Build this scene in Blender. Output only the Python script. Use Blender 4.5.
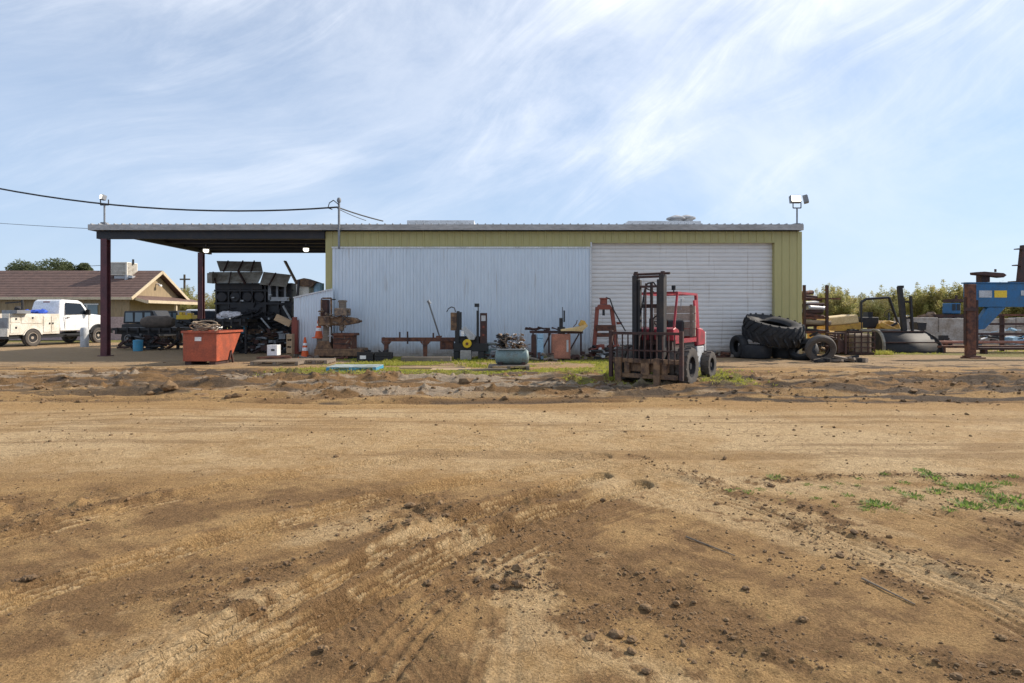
import bpy, math, random
import numpy as np
from mathutils import Vector, Matrix
random.seed(7)
PI = math.pi; R = math.radians
S = bpy.context.scene
for o in list(bpy.data.objects): bpy.data.objects.remove(o)
COL = S.collection
# ------------------------------------------------------------------ camera
H = 1.6
cam = bpy.data.cameras.new('camera'); co = bpy.data.objects.new('camera', cam); COL.objects.link(co)
co.location = (0, 0, H); co.rotation_euler = (R(90), 0, 0)
cam.sensor_width = 36; cam.lens = 600/1024*36; cam.shift_y = -25.5/1024
cam.clip_start = .05; cam.clip_end = 9000
S.camera = co
S.render.resolution_x = 1024; S.render.resolution_y = 683
# ------------------------------------------------------------------ world + sun
SUN_EL, SUN_AZ = 36, 22          # elevation; azimuth measured from +x towards +y
w = bpy.data.worlds.new('World'); S.world = w; w.use_nodes = True
nt = w.node_tree; nt.nodes.clear()
N = nt.nodes.new; L = nt.links.new
sky = N('ShaderNodeTexSky'); sky.sky_type = 'NISHITA'; sky.sun_disc = False
sky.sun_elevation = R(SUN_EL); sky.sun_rotation = R(90-SUN_AZ); sky.altitude = 50
sky.air_density = 1.0; sky.dust_density = 0.25; sky.ozone_density = 2.5
tc = N('ShaderNodeTexCoord'); sep = N('ShaderNodeSeparateXYZ'); L(tc.outputs['Generated'], sep.inputs[0])
def wm(op, a, b=None, clamp=False):
    n = N('ShaderNodeMath'); n.operation = op; n.use_clamp = clamp
    for i, q in enumerate((a, b)):
        if q is None: continue
        if isinstance(q, (int, float)): n.inputs[i].default_value = q
        else: L(q, n.inputs[i])
    return n.outputs[0]
zz = wm('ADD', wm('MULTIPLY', sep.outputs[1], .6), 0.55)
cmb = N('ShaderNodeCombineXYZ'); L(wm('DIVIDE', sep.outputs[0], zz), cmb.inputs[0]); L(wm('DIVIDE', wm('MULTIPLY', sep.outputs[2], 1.9), zz), cmb.inputs[1])
wn_ = N('ShaderNodeTexNoise'); wn_.inputs['Scale'].default_value = 1.1; wn_.inputs['Detail'].default_value = 3; L(cmb.outputs[0], wn_.inputs[0])
wv = N('ShaderNodeVectorMath'); wv.operation = 'MULTIPLY_ADD'; L(wn_.outputs['Color'], wv.inputs[0]); wv.inputs[1].default_value = (.28, .28, 0); L(cmb.outputs[0], wv.inputs[2])
def cloud(rot, scl, sc, det, dist, seed, lo, hi):
    mp0 = N('ShaderNodeMapping'); mp0.inputs['Rotation'].default_value = (0, 0, R(rot)); L(wv.outputs[0], mp0.inputs[0])
    mp = N('ShaderNodeMapping'); mp.inputs['Scale'].default_value = scl
    mp.inputs['Location'].default_value = (seed, seed*.7, seed*.3); L(mp0.outputs[0], mp.inputs[0])
    n = N('ShaderNodeTexNoise'); n.inputs['Scale'].default_value = sc; n.inputs['Detail'].default_value = det
    n.inputs['Distortion'].default_value = dist; n.inputs['Roughness'].default_value = .66; L(mp.outputs[0], n.inputs[0])
    r = N('ShaderNodeMapRange'); r.interpolation_type = 'SMOOTHSTEP'
    r.inputs[1].default_value = lo; r.inputs[2].default_value = hi; L(n.outputs[0], r.inputs[0])
    return r.outputs[0]
c1 = cloud(-40, (.7, 1.2, 1), 1.3, 9, .5, 3.1, .36, .70)
c2 = cloud(-50, (.6, 2.4, 1), 2.6, 12, .7, 8.4, .44, .72)
c3 = cloud(12, (1, 1, 1), 1.1, 4, .3, 1.7, .34, .62)
m = wm('ADD', wm('MULTIPLY', c1, .50), wm('MULTIPLY', wm('MULTIPLY', c2, .60), wm('ADD', wm('MULTIPLY', c3, .8), .3)))
m = wm('ADD', wm('MULTIPLY', m, .85), wm('MULTIPLY', c3, .18))
# cirrus thins out low over the horizon and is thickest high up to the right, near the sun
el = N('ShaderNodeMapRange'); el.interpolation_type = 'SMOOTHSTEP'; L(sep.outputs[2], el.inputs[0]); el.inputs[1].default_value = -.05; el.inputs[2].default_value = .30
az = N('ShaderNodeMapRange'); L(wm('ADD', sep.outputs[0], wm('MULTIPLY', sep.outputs[2], .55)), az.inputs[0]); az.inputs[1].default_value = -.55; az.inputs[2].default_value = .35; az.inputs[3].default_value = .62; az.inputs[4].default_value = 1.25
m = wm('MULTIPLY', wm('MULTIPLY', m, el.outputs[0]), az.outputs[0], True)
hz = N('ShaderNodeMapRange'); L(sep.outputs[2], hz.inputs[0]); hz.inputs[1].default_value = .0; hz.inputs[2].default_value = .42; hz.inputs[3].default_value = .80; hz.inputs[4].default_value = .38
air = N('ShaderNodeMix'); air.data_type = 'RGBA'; L(hz.outputs[0], air.inputs[0]); L(sky.outputs[0], air.inputs[6]); air.inputs[7].default_value = (3.5, 4.5, 6.15, 1)
mx = N('ShaderNodeMix'); mx.data_type = 'RGBA'; L(m, mx.inputs[0]); L(air.outputs[2], mx.inputs[6]); mx.inputs[7].default_value = (7.0, 7.35, 8.0, 1)
bg = N('ShaderNodeBackground'); bg.inputs[1].default_value = .115; L(mx.outputs[2], bg.inputs[0])
ow = N('ShaderNodeOutputWorld'); L(bg.outputs[0], ow.inputs[0])
sl = bpy.data.lights.new('sun', 'SUN'); sl.energy = 4.4; sl.angle = R(.6); sl.color = (1, .895, .76)
so = bpy.data.objects.new('sun', sl); COL.objects.link(so)
sd = Vector((math.cos(R(SUN_EL))*math.cos(R(SUN_AZ)), math.cos(R(SUN_EL))*math.sin(R(SUN_AZ)), math.sin(R(SUN_EL))))
so.rotation_euler = sd.to_track_quat('Z', 'Y').to_euler(); so.location = sd*60
S.view_settings.view_transform = 'Standard'; S.view_settings.look = 'None'
S.view_settings.exposure = .38; S.view_settings.gamma = 1; S.view_settings.use_curve_mapping = False
S.render.engine = 'CYCLES'

# ------------------------------------------------------------------ helpers
def X(px, Y): return (px-512)/600*Y
def Z(py, Y): return H+(316-py)/600*Y
OFF = {}
def setp(o, label=None, cat=None, group=None, kind=None):
    if label: o['label'] = label
    if cat: o['category'] = cat
    if group: o['group'] = group
    if kind: o['kind'] = kind
    return o
def thing(name, label, cat, loc=(0, 0, 0), rz=0, group=None, local=False, rot=None):
    o = bpy.data.objects.new(name, None); COL.objects.link(o); o.empty_display_size = .2
    o.location = loc; o.rotation_euler = rot if rot else (0, 0, rz)
    OFF[o.name] = Vector((0, 0, 0)) if local else Vector(loc)
    return setp(o, label, cat, group)
class MB:
    def __init__(s): s.v = []; s.f = []
    def add(s, vs, fs):
        b = len(s.v); s.v += [tuple(v) for v in vs]; s.f += [tuple(i+b for i in f) for f in fs]; return s
    def box(s, x0, x1, y0, y1, z0, z1, rot=None, c=None):
        vs = [Vector((x, y, z)) for z in (z0, z1) for y in (y0, y1) for x in (x0, x1)]
        if rot is not None:
            c = Vector(c) if c else Vector(((x0+x1)/2, (y0+y1)/2, (z0+z1)/2))
            from mathutils import Euler
            M = Euler(rot).to_matrix(); vs = [M @ (v-c)+c for v in vs]
        return s.add(vs, [(0, 2, 3, 1), (4, 5, 7, 6), (0, 1, 5, 4), (2, 6, 7, 3), (0, 4, 6, 2), (1, 3, 7, 5)])
    def pb(s, px0, px1, py0, py1, Y, d):     # front face given as seen, real depth d behind it
        return s.box(X(px0, Y), X(px1, Y), Y, Y+d, Z(py1, Y), Z(py0, Y))
    def beam(s, p, q, w, h=None):            # square bar between two points
        p = Vector(p); q = Vector(q); h = h or w
        d = (q-p).normalized(); up = Vector((0, 0, 1)) if abs(d.z) < .95 else Vector((0, 1, 0))
        a = d.cross(up).normalized()*w/2; b = a.cross(d).normalized()*h/2
        vs = [e+i*a+j*b for e in (p, q) for i, j in ((-1, -1), (1, -1), (1, 1), (-1, 1))]
        return s.add(vs, [(3, 2, 1, 0), (4, 5, 6, 7), (0, 1, 5, 4), (1, 2, 6, 5), (2, 3, 7, 6), (3, 0, 4, 7)])
    def tube(s, p, q, r, n=8, r2=None):
        p = Vector(p); q = Vector(q); r2 = r if r2 is None else r2
        d = (q-p).normalized(); a = d.orthogonal().normalized(); b = d.cross(a)
        vs = [p+(a*math.cos(2*PI*i/n)+b*math.sin(2*PI*i/n))*r for i in range(n)]+[q+(a*math.cos(2*PI*i/n)+b*math.sin(2*PI*i/n))*r2 for i in range(n)]
        fs = [(i, (i+1) % n, n+(i+1) % n, n+i) for i in range(n)]+[tuple(range(n))[::-1], tuple(range(n, 2*n))]
        return s.add(vs, fs)
    def path(s, pts, r, n=6):
        for a, b in zip(pts, pts[1:]): s.tube(a, b, r, n)
        return s
    def prism(s, pts, ax, a, b):             # polygon extruded along axis ax from a to b; pts are the other two coords in order
        def mk(p, t):
            if ax == 'x': return (t, p[0], p[1])
            if ax == 'y': return (p[0], t, p[1])
            return (p[0], p[1], t)
        n = len(pts); vs = [mk(p, a) for p in pts]+[mk(p, b) for p in pts]
        return s.add(vs, [tuple(range(n)), tuple(range(n, 2*n))[::-1]]+[(i, n+i, n+(i+1) % n, (i+1) % n) for i in range(n)])
    def pprism(s, pts, Y, d): return s.prism([(X(a, Y), Z(b, Y)) for a, b in pts], 'y', Y, Y+d)
    def lathe(s, prof, c=(0, 0, 0), ax='z', n=24, M=None, cap=True):   # prof: (radius, height)
        vs = []
        for r, h in prof:
            for i in range(n):
                t = 2*PI*i/n; p = (r*math.cos(t), r*math.sin(t), h)
                if ax == 'x': p = (p[2], p[0], p[1])
                if ax == 'y': p = (p[0], p[2], p[1])
                p = Vector(p)
                if M: p = M @ p
                vs.append(p+Vector(c))
        m = len(prof); fs = [(k*n+i, k*n+(i+1) % n, (k+1)*n+(i+1) % n, (k+1)*n+i) for k in range(m-1) for i in range(n)]
        if cap and prof[0][0] > 1e-4 and prof[0] != prof[-1]: fs += [tuple(range(n)), tuple(range((m-1)*n, m*n))]
        return s.add(vs, fs)
    def rock(s, c, r, k=.35, rnd=random, sub=1):
        t = (1+5**.5)/2
        vs = [Vector(v).normalized() for v in ((-1, t, 0), (1, t, 0), (-1, -t, 0), (1, -t, 0), (0, -1, t), (0, 1, t), (0, -1, -t), (0, 1, -t), (t, 0, -1), (t, 0, 1), (-t, 0, -1), (-t, 0, 1))]
        fs = [(0,11,5),(0,5,1),(0,1,7),(0,7,10),(0,10,11),(1,5,9),(5,11,4),(11,10,2),(10,7,6),(7,1,8),(3,9,4),(3,4,2),(3,2,6),(3,6,8),(3,8,9),(4,9,5),(2,4,11),(6,2,10),(8,6,7),(9,8,1)]
        for _ in range(sub-1):
            cache = {}; nf = []
            def mid(a, b):
                key = (min(a, b), max(a, b))
                if key not in cache: vs.append(((vs[a]+vs[b])/2).normalized()); cache[key] = len(vs)-1
                return cache[key]
            for a, b, d in fs:
                e, g, h = mid(a, b), mid(b, d), mid(d, a); nf += [(a, e, h), (b, g, e), (d, h, g), (e, g, h)]
            fs = nf
        rx = r*rnd.uniform(.8, 1.3); ry = r*rnd.uniform(.8, 1.2); rz = r*rnd.uniform(.5, .8)
        vs = [Vector((v.x*rx, v.y*ry, v.z*rz))*(1+rnd.uniform(-k, k)) + Vector(c) for v in vs]
        return s.add(vs, fs)
    def build(s, name, mat, parent=None, smooth=False, bevel=0):
        off = OFF.get(parent.name, Vector()) if parent else Vector()
        me = bpy.data.meshes.new(name); me.from_pydata([(v[0]-off.x, v[1]-off.y, v[2]-off.z) for v in s.v], [], s.f); me.update()
        me.materials.append(mat)
        o = bpy.data.objects.new(name, me); COL.objects.link(o)
        if parent: o.parent = parent; OFF[o.name] = off
        if smooth:
            me.polygons.foreach_set('use_smooth', [True]*len(me.polygons))
            try: me.set_sharp_from_angle(angle=R(38))
            except Exception: pass
        if bevel:
            b = o.modifiers.new('bevel', 'BEVEL'); b.width = bevel; b.segments = 1; b.limit_method = 'ANGLE'; b.angle_limit = R(40)
        return o
def solo(mb, name, mat, label, cat, group=None, smooth=False, bevel=0, kind=None):
    return setp(mb.build(name, mat, None, smooth, bevel), label, cat, group, kind)
def kids(o): return [c for c in bpy.data.objects if c.parent == o]
def dup(o, loc=None, rz=None, label=None, parent=None, scale=None):
    c = o.copy(); COL.objects.link(c); c.parent = parent
    OFF[c.name] = Vector((0, 0, 0))
    if loc is not None: c.location = loc
    if rz is not None: c.rotation_euler[2] = rz
    if scale is not None: c.scale = (scale,)*3 if isinstance(scale, (int, float)) else scale
    if label: c['label'] = label
    for k in kids(o): dup(k, parent=c)
    return c

# ------------------------------------------------------------------ materials
def mat(name, col, rough=.7, metal=0, col2=None, amt=.5, scale=3, bump=.15, bscale=40, streak=None, edge=.12, coat=0, fine=(.78, 1.15), splash=0):
    m = bpy.data.materials.new(name); m.use_nodes = True; t = m.node_tree; b = t.nodes['Principled BSDF']
    n, l = t.nodes.new, t.links.new
    b.inputs['Roughness'].default_value = rough; b.inputs['Metallic'].default_value = metal
    if coat: b.inputs['Coat Weight'].default_value = coat
    c = n('ShaderNodeTexCoord'); mp = n('ShaderNodeMapping'); l(c.outputs['Object'], mp.inputs[0])
    if streak: mp.inputs['Scale'].default_value = streak
    no = n('ShaderNodeTexNoise'); no.inputs['Scale'].default_value = scale; no.inputs['Detail'].default_value = 8; no.inputs['Roughness'].default_value = .65; l(mp.outputs[0], no.inputs[0])
    r = n('ShaderNodeMapRange'); r.inputs[1].default_value = 1-amt-edge; r.inputs[2].default_value = 1-amt+edge; l(no.outputs[0], r.inputs[0])
    mix = n('ShaderNodeMix'); mix.data_type = 'RGBA'; l(r.outputs[0], mix.inputs[0])
    c2 = col2 if col2 else tuple(x*.7 for x in col)
    mix.inputs[6].default_value = (*col, 1); mix.inputs[7].default_value = (*c2, 1)
    n2 = n('ShaderNodeTexNoise'); n2.inputs['Scale'].default_value = scale*9; n2.inputs['Detail'].default_value = 5; l(mp.outputs[0], n2.inputs[0])
    r2 = n('ShaderNodeMapRange'); r2.inputs[1].default_value = .3; r2.inputs[2].default_value = .7; r2.inputs[3].default_value = fine[0]; r2.inputs[4].default_value = fine[1]; l(n2.outputs[0], r2.inputs[0])
    mu = n('ShaderNodeMix'); mu.data_type = 'RGBA'; mu.blend_type = 'MULTIPLY'; mu.inputs[0].default_value = 1; l(mix.outputs[2], mu.inputs[6]); l(r2.outputs[0], mu.inputs[7])
    outc = mu.outputs[2]
    if splash:     # mud splashed up the foot of the wall, and thin rusty runs
        sp_ = n('ShaderNodeSeparateXYZ'); l(c.outputs['Object'], sp_.inputs[0])
        ns_ = n('ShaderNodeTexNoise'); ns_.inputs['Scale'].default_value = 3.5; ns_.inputs['Detail'].default_value = 7; ns_.inputs['Roughness'].default_value = .7; l(c.outputs['Object'], ns_.inputs[0])
        ad = n('ShaderNodeMath'); ad.operation = 'MULTIPLY_ADD'; l(ns_.outputs[0], ad.inputs[0]); ad.inputs[1].default_value = -1.5*splash; l(sp_.outputs[2], ad.inputs[2])
        rs_ = n('ShaderNodeMapRange'); rs_.inputs[1].default_value = -.75*splash; rs_.inputs[2].default_value = .35*splash; rs_.inputs[3].default_value = .85; rs_.inputs[4].default_value = 0; l(ad.outputs[0], rs_.inputs[0])
        m3 = n('ShaderNodeMix'); m3.data_type = 'RGBA'; l(rs_.outputs[0], m3.inputs[0]); l(outc, m3.inputs[6]); m3.inputs[7].default_value = (.30, .22, .14, 1)
        mp2 = n('ShaderNodeMapping'); mp2.inputs['Scale'].default_value = (9, 1, .55); l(c.outputs['Object'], mp2.inputs[0])
        nr2 = n('ShaderNodeTexNoise'); nr2.inputs['Scale'].default_value = 1; nr2.inputs['Detail'].default_value = 3; l(mp2.outputs[0], nr2.inputs[0])
        rr2 = n('ShaderNodeMapRange'); rr2.inputs[1].default_value = .62; rr2.inputs[2].default_value = .76; rr2.inputs[4].default_value = .45; l(nr2.outputs[0], rr2.inputs[0])
        m4 = n('ShaderNodeMix'); m4.data_type = 'RGBA'; l(rr2.outputs[0], m4.inputs[0]); l(m3.outputs[2], m4.inputs[6]); m4.inputs[7].default_value = (.34, .27, .21, 1)
        outc = m4.outputs[2]
    l(outc, b.inputs['Base Color'])
    if bump:
        bn = n('ShaderNodeTexNoise'); bn.inputs['Scale'].default_value = bscale; bn.inputs['Detail'].default_value = 4; l(mp.outputs[0], bn.inputs[0])
        bu = n('ShaderNodeBump'); bu.inputs['Strength'].default_value = bump; bu.inputs['Distance'].default_value = .02; l(bn.outputs[0], bu.inputs['Height']); l(bu.outputs[0], b.inputs['Normal'])
    return m
RU = 0
M = dict(
 whitewall=mat('white_corrugated', (.67, .73, .79), .45, .12, (.59, .655, .72), .52, .6, .01, streak=(1.2, 1, .3), edge=.3, fine=(.96, 1.03), splash=.5),
 door=mat('white_roll_door', (.72, .695, .67), .5, .05, (.60, .575, .555), .47, .7, .01, streak=(.4, 1, 1.3), edge=.25, fine=(.95, 1.04), splash=.5),
 green=mat('olive_steel', (.44, .395, .165), .5, 0, (.40, .355, .15), .5, .8, .01, streak=(1.5, 1, .3), edge=.25, fine=(.95, 1.04), splash=.5),
 guttr=mat('weathered_gutter', (.42, .40, .38), .6, 0, (.30, .28, .26), .5, 2, .02, streak=(.3, 1, 1)),
 trimw=mat('white_trim', (.66, .66, .66), .5, 0, (.45, .44, .42), .4, 2, .02),
 roofm=mat('galvanised', (.30, .30, .31), .55, .2, (.4, .4, .4), .5, 1, .02),
 redox=mat('red_oxide_steel', (.12, .035, .04), .6, 0, (.07, .025, .03), .5, 2, .1),
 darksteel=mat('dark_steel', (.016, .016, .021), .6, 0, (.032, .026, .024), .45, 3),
 black=mat('black_paint', (.010, .011, .014), .5, 0, (.022, .019, .018), .42, 4),
 blacks=mat('dusty_black', (.017, .017, .02), .7, 0, (.05, .038, .03), .42, 3),
 rust=mat('rust', (.19, .075, .04), .85, 0, (.055, .026, .022), .5, 5, .4),
 rustd=mat('dark_rust', (.085, .038, .03), .85, 0, (.045, .03, .028), .5, 5, .4),
 rustbrown=mat('oily_brown', (.26, .15, .075), .7, 0, (.07, .04, .028), .5, 6, .4),
 orange=mat('faded_orange', (.47, .19, .12), .65, 0, (.27, .12, .08), .48, 3, .1),
 dumpor=mat('dumpster_orange', (.42, .09, .04), .6, 0, (.22, .06, .035), .46, 2.2, .1),
 red=mat('forklift_red', (.40, .030, .048), .5, 0, (.20, .04, .04), .46, 5, .05),
 redold=mat('old_red', (.25, .06, .04), .7, 0, (.2, .06, .04), .5, 6, .2),
 white=mat('white_paint', (.80, .80, .80), .35, 0, (.66, .64, .60), .4, 2, .0, coat=.3),
 cream=mat('dusty_white_paint', (.72, .68, .60), .45, 0, (.55, .49, .39), .45, 2, .0),
 dusty=mat('muddy_paint', (.42, .36, .29), .8, 0, (.30, .25, .20), .5, 4, .1),
 greym=mat('grey_paint', (.25, .27, .29), .6, 0, (.18, .18, .19), .5, 3, .1),
 lgrey=mat('light_grey', (.48, .50, .52), .6, 0, (.34, .34, .34), .45, 3, .1),
 panelg=mat('weathered_panel', (.34, .32, .28), .8, 0, (.19, .165, .13), .5, 3, .2),
 alu=mat('dull_aluminium', (.40, .41, .43), .5, .3, (.4, .4, .4), .45, 5, .1),
 rubber=mat('tyre_rubber', (.012, .013, .016), .75, 0, (.035, .032, .03), .42, 3, .25),
 rubberd=mat('dusty_tyre_rubber', (.10, .088, .075), .9, 0, (.07, .06, .055), .5, 4, .3),
 wood=mat('weathered_wood', (.33, .25, .17), .85, 0, (.20, .155, .11), .5, 3, .3, streak=(.4, 5, 5)),
 woodlt=mat('pale_board', (.48, .34, .20), .8, 0, (.34, .24, .15), .5, 3, .2, streak=(.4, 5, 5)),
 woodbeam=mat('grey_timber', (.26, .21, .165), .9, 0, (.16, .13, .10), .5, 3, .3, streak=(.4, 5, 5)),
 bluep=mat('blue_paint', (.05, .30, .50), .6, 0, (.10, .26, .34), .42, 4, .1),
 blueteal=mat('pale_teal_paint', (.50, .54, .50), .7, 0, (.30, .34, .32), .5, 3, .1),
 blues=mat('trailer_blue', (.013, .115, .27), .5, 0, (.03, .085, .15), .42, 3, .1),
 bluebright=mat('bright_blue', (.03, .10, .55), .6, 0, (.02, .06, .35), .4, 5, .1),
 lblue=mat('light_blue', (.30, .48, .62), .6, 0, (.2, .33, .43), .4, 4, .1),
 yellow=mat('machine_yellow', (.62, .36, .06), .6, 0, (.40, .20, .05), .45, 3, .1),
 yellowf=mat('faded_yellow', (.66, .50, .26), .6, 0, (.52, .36, .16), .45, 2, .05),
 yel2=mat('bright_yellow', (.75, .50, .02), .5, 0, (.5, .3, .05), .35, 6, .1),
 tank=mat('tank_green', (.19, .26, .26), .6, 0, (.17, .13, .09), .42, 3, .1),
 brass=mat('brassy_engine', (.32, .22, .14), .6, .2, (.10, .08, .07), .5, 12, .4),
 coneor=mat('cone_orange', (.75, .13, .03), .6, 0, (.5, .1, .03), .3, 8, 0),
 shingle=mat('brown_shingle', (.165, .10, .08), .9, 0, (.12, .075, .062), .5, 2.5, .5, 60),
 tan=mat('tan_siding', (.33, .245, .145), .8, 0, (.28, .21, .125), .5, 1, .1, streak=(3, 3, .3)),
 pink=mat('pinkish_wainscot', (.46, .34, .33), .8, 0, (.38, .28, .27), .5, 1, .1),
 tancream=mat('cream_trim', (.56, .46, .32), .7, 0, (.45, .36, .24), .4, 2, .05),
 conc=mat('weathered_concrete', (.40, .38, .35), .9, 0, (.27, .245, .21), .5, 1.2, .2),
 concw=mat('stained_pale_wall', (.40, .375, .35), .9, 0, (.21, .165, .125), .48, 1.3, .2, edge=.12),
 tarp=mat('brown_tarp', (.14, .105, .08), .85, 0, (.09, .07, .055), .5, 5, .5, 15),
 bark=mat('bark', (.11, .085, .06), .9, 0, None, .5, 6, .4),
 wire=mat('black_cable', (.02, .02, .02), .6, 0, None, .5, 5, 0),
 concrete_bag=mat('white_bag', (.66, .64, .66), .7, 0, (.5, .48, .5), .4, 6, .5, 12),
 clod=mat('soil_clod', (.235, .145, .068), .95, 0, (.135, .083, .042), .5, 9, .6, 60),
)
def leafmat(name, a, b):
    m = mat(name, a, .6, 0, b, .5, 1.1, 0); m.node_tree.nodes['Principled BSDF'].inputs['Specular IOR Level'].default_value = .25
    t = m.node_tree; bs = t.nodes['Principled BSDF']; tr = t.nodes.new('ShaderNodeBsdfTranslucent'); ms = t.nodes.new('ShaderNodeMixShader'); ms.inputs[0].default_value = .5
    src = bs.inputs['Base Color'].links[0].from_socket; t.links.new(src, tr.inputs[0])
    t.links.new(bs.outputs[0], ms.inputs[1]); t.links.new(tr.outputs[0], ms.inputs[2]); t.links.new(ms.outputs[0], t.nodes['Material Output'].inputs[0]); return m
M['leaf'] = leafmat('tree_leaf', (.09, .11, .05), (.13, .15, .07))
M['orch'] = leafmat('orchard_leaf', (.34, .34, .11), (.42, .35, .15))
M['grass'] = leafmat('grass_blade', (.33, .37, .05), (.46, .42, .10))
M['weed'] = leafmat('weed_leaf', (.14, .23, .05), (.24, .31, .08))
def glass(name, col=(.03, .04, .05)):
    m = bpy.data.materials.new(name); m.use_nodes = True; b = m.node_tree.nodes['Principled BSDF']
    b.inputs['Base Color'].default_value = (*col, 1); b.inputs['Roughness'].default_value = .1; b.inputs['Specular IOR Level'].default_value = .3; return m
M['glass'] = glass('dark_glass', (.015, .02, .028)); M['glassl'] = glass('pale_glass', (.18, .24, .28))
def emit(name, col, s):
    m = bpy.data.materials.new(name); m.use_nodes = True; b = m.node_tree.nodes['Principled BSDF']
    b.inputs['Emission Color'].default_value = (*col, 1); b.inputs['Emission Strength'].default_value = s; return m
M['panell'] = mat('pale_weathered_panel', (.46, .43, .37), .8, 0, (.26, .22, .17), .5, 3, .2)
M['lamp'] = emit('lit_lamp', (1, .93, .75), 3)

# ------------------------------------------------------------------ ground
rng = np.random.default_rng(5)
TAB = rng.random((256, 256))
def vn(x, y):
    xi = np.floor(x).astype(int); yi = np.floor(y).astype(int); fx = x-xi; fy = y-yi
    fx = fx*fx*(3-2*fx); fy = fy*fy*(3-2*fy)
    a = TAB[xi & 255, yi & 255]; b = TAB[(xi+1) & 255, yi & 255]; c = TAB[xi & 255, (yi+1) & 255]; d = TAB[(xi+1) & 255, (yi+1) & 255]
    return (a*(1-fx)+b*fx)*(1-fy)+(c*(1-fx)+d*fx)*fy
def fbm(x, y, o=4, g=.5):
    s = 0; a = 1; t = 0
    for i in range(o):
        s = s+a*vn(x*2**i+17.3*i, y*2**i+9.1*i); t += a; a *= g
    return s/t
def ss(a, b, x):
    t = np.clip((x-a)/(b-a), 0, 1); return t*t*(3-2*t)
def band(x, a, b, c, d): return ss(a, b, x)*(1-ss(c, d, x))
# tyre tracks: polylines on the ground (metres)
def G(px, py):
    Y = 960/(py-316); return (X(px, Y), Y)
TRK = [
 ([G(90, 720), G(170, 662), G(280, 607), G(375, 557), G(500, 505), G(600, 476)], .13, 1.5, 4),
 ([G(150, 720), G(190, 690), G(320, 622), G(450, 552), G(530, 520), G(640, 485)], .131, 1.5, 4),
 ([G(-20, 610), G(90, 575), G(250, 530), G(420, 490), G(600, 455)], .15, 1.2, 4),
 ([G(-20, 545), G(160, 500), G(330, 470), G(520, 440)], .16, .6, 4),
 ([G(330, 600), G(360, 650), G(400, 720)], .11, .2, 4),
 ([G(375, 600), G(420, 660), G(470, 720)], .11, .2, 4),
 ([G(470, 436), G(640, 470), G(800, 520), G(960, 590), G(1100, 660)], .17, .35, 4),
 ([G(540, 425), G(720, 455), G(900, 500), G(1100, 580)], .17, .3, 4),
 ([G(480, 720), G(500, 620), G(490, 560), G(420, 500), G(300, 450)], .15, .15, 4),
 ([G(1100, 458), G(880, 466), G(740, 480), G(600, 520), G(430, 600), G(360, 690)], .13, .35, 3),
]
RID = [([G(0, 588), G(75, 578)], .10), ([G(130, 598), G(215, 590), G(320, 556)], .10), ([G(445, 596), G(520, 586), G(560, 590)], .10), ([G(560, 622), G(640, 606), G(740, 640)], .13),
 ([G(790, 500), G(880, 540), G(1024, 596)], .12), ([G(640, 455), G(760, 500), G(930, 600)], .10), ([G(180, 612), G(330, 605), G(430, 612)], .14), ([G(380, 520), G(470, 512), G(560, 540)], .14), ([G(860, 640), G(960, 670), G(1100, 690)], .10), ([G(20, 520), G(150, 498)], .12), ([G(690, 640), G(800, 655)], .12), ([G(755, 478), G(900, 474), G(1100, 482)], .07), ([G(300, 655), G(420, 668)], .08)]
def ridges(x, y):
    out = np.zeros_like(np.asarray(x, float))
    for pts, w_ in RID:
        for a, b in zip(pts, pts[1:]):
            a = np.array(a); b = np.array(b); d = b-a; L_ = np.hypot(*d); d = d/L_
            t = np.clip((x-a[0])*d[0]+(y-a[1])*d[1], 0, L_); D = np.hypot(x-a[0]-d[0]*t, y-a[1]-d[1]*t)
            out = np.maximum(out, np.exp(-((D+(fbm(x*3, y*3, 2)-.5)*.25)/w_)**2))
    return out
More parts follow.
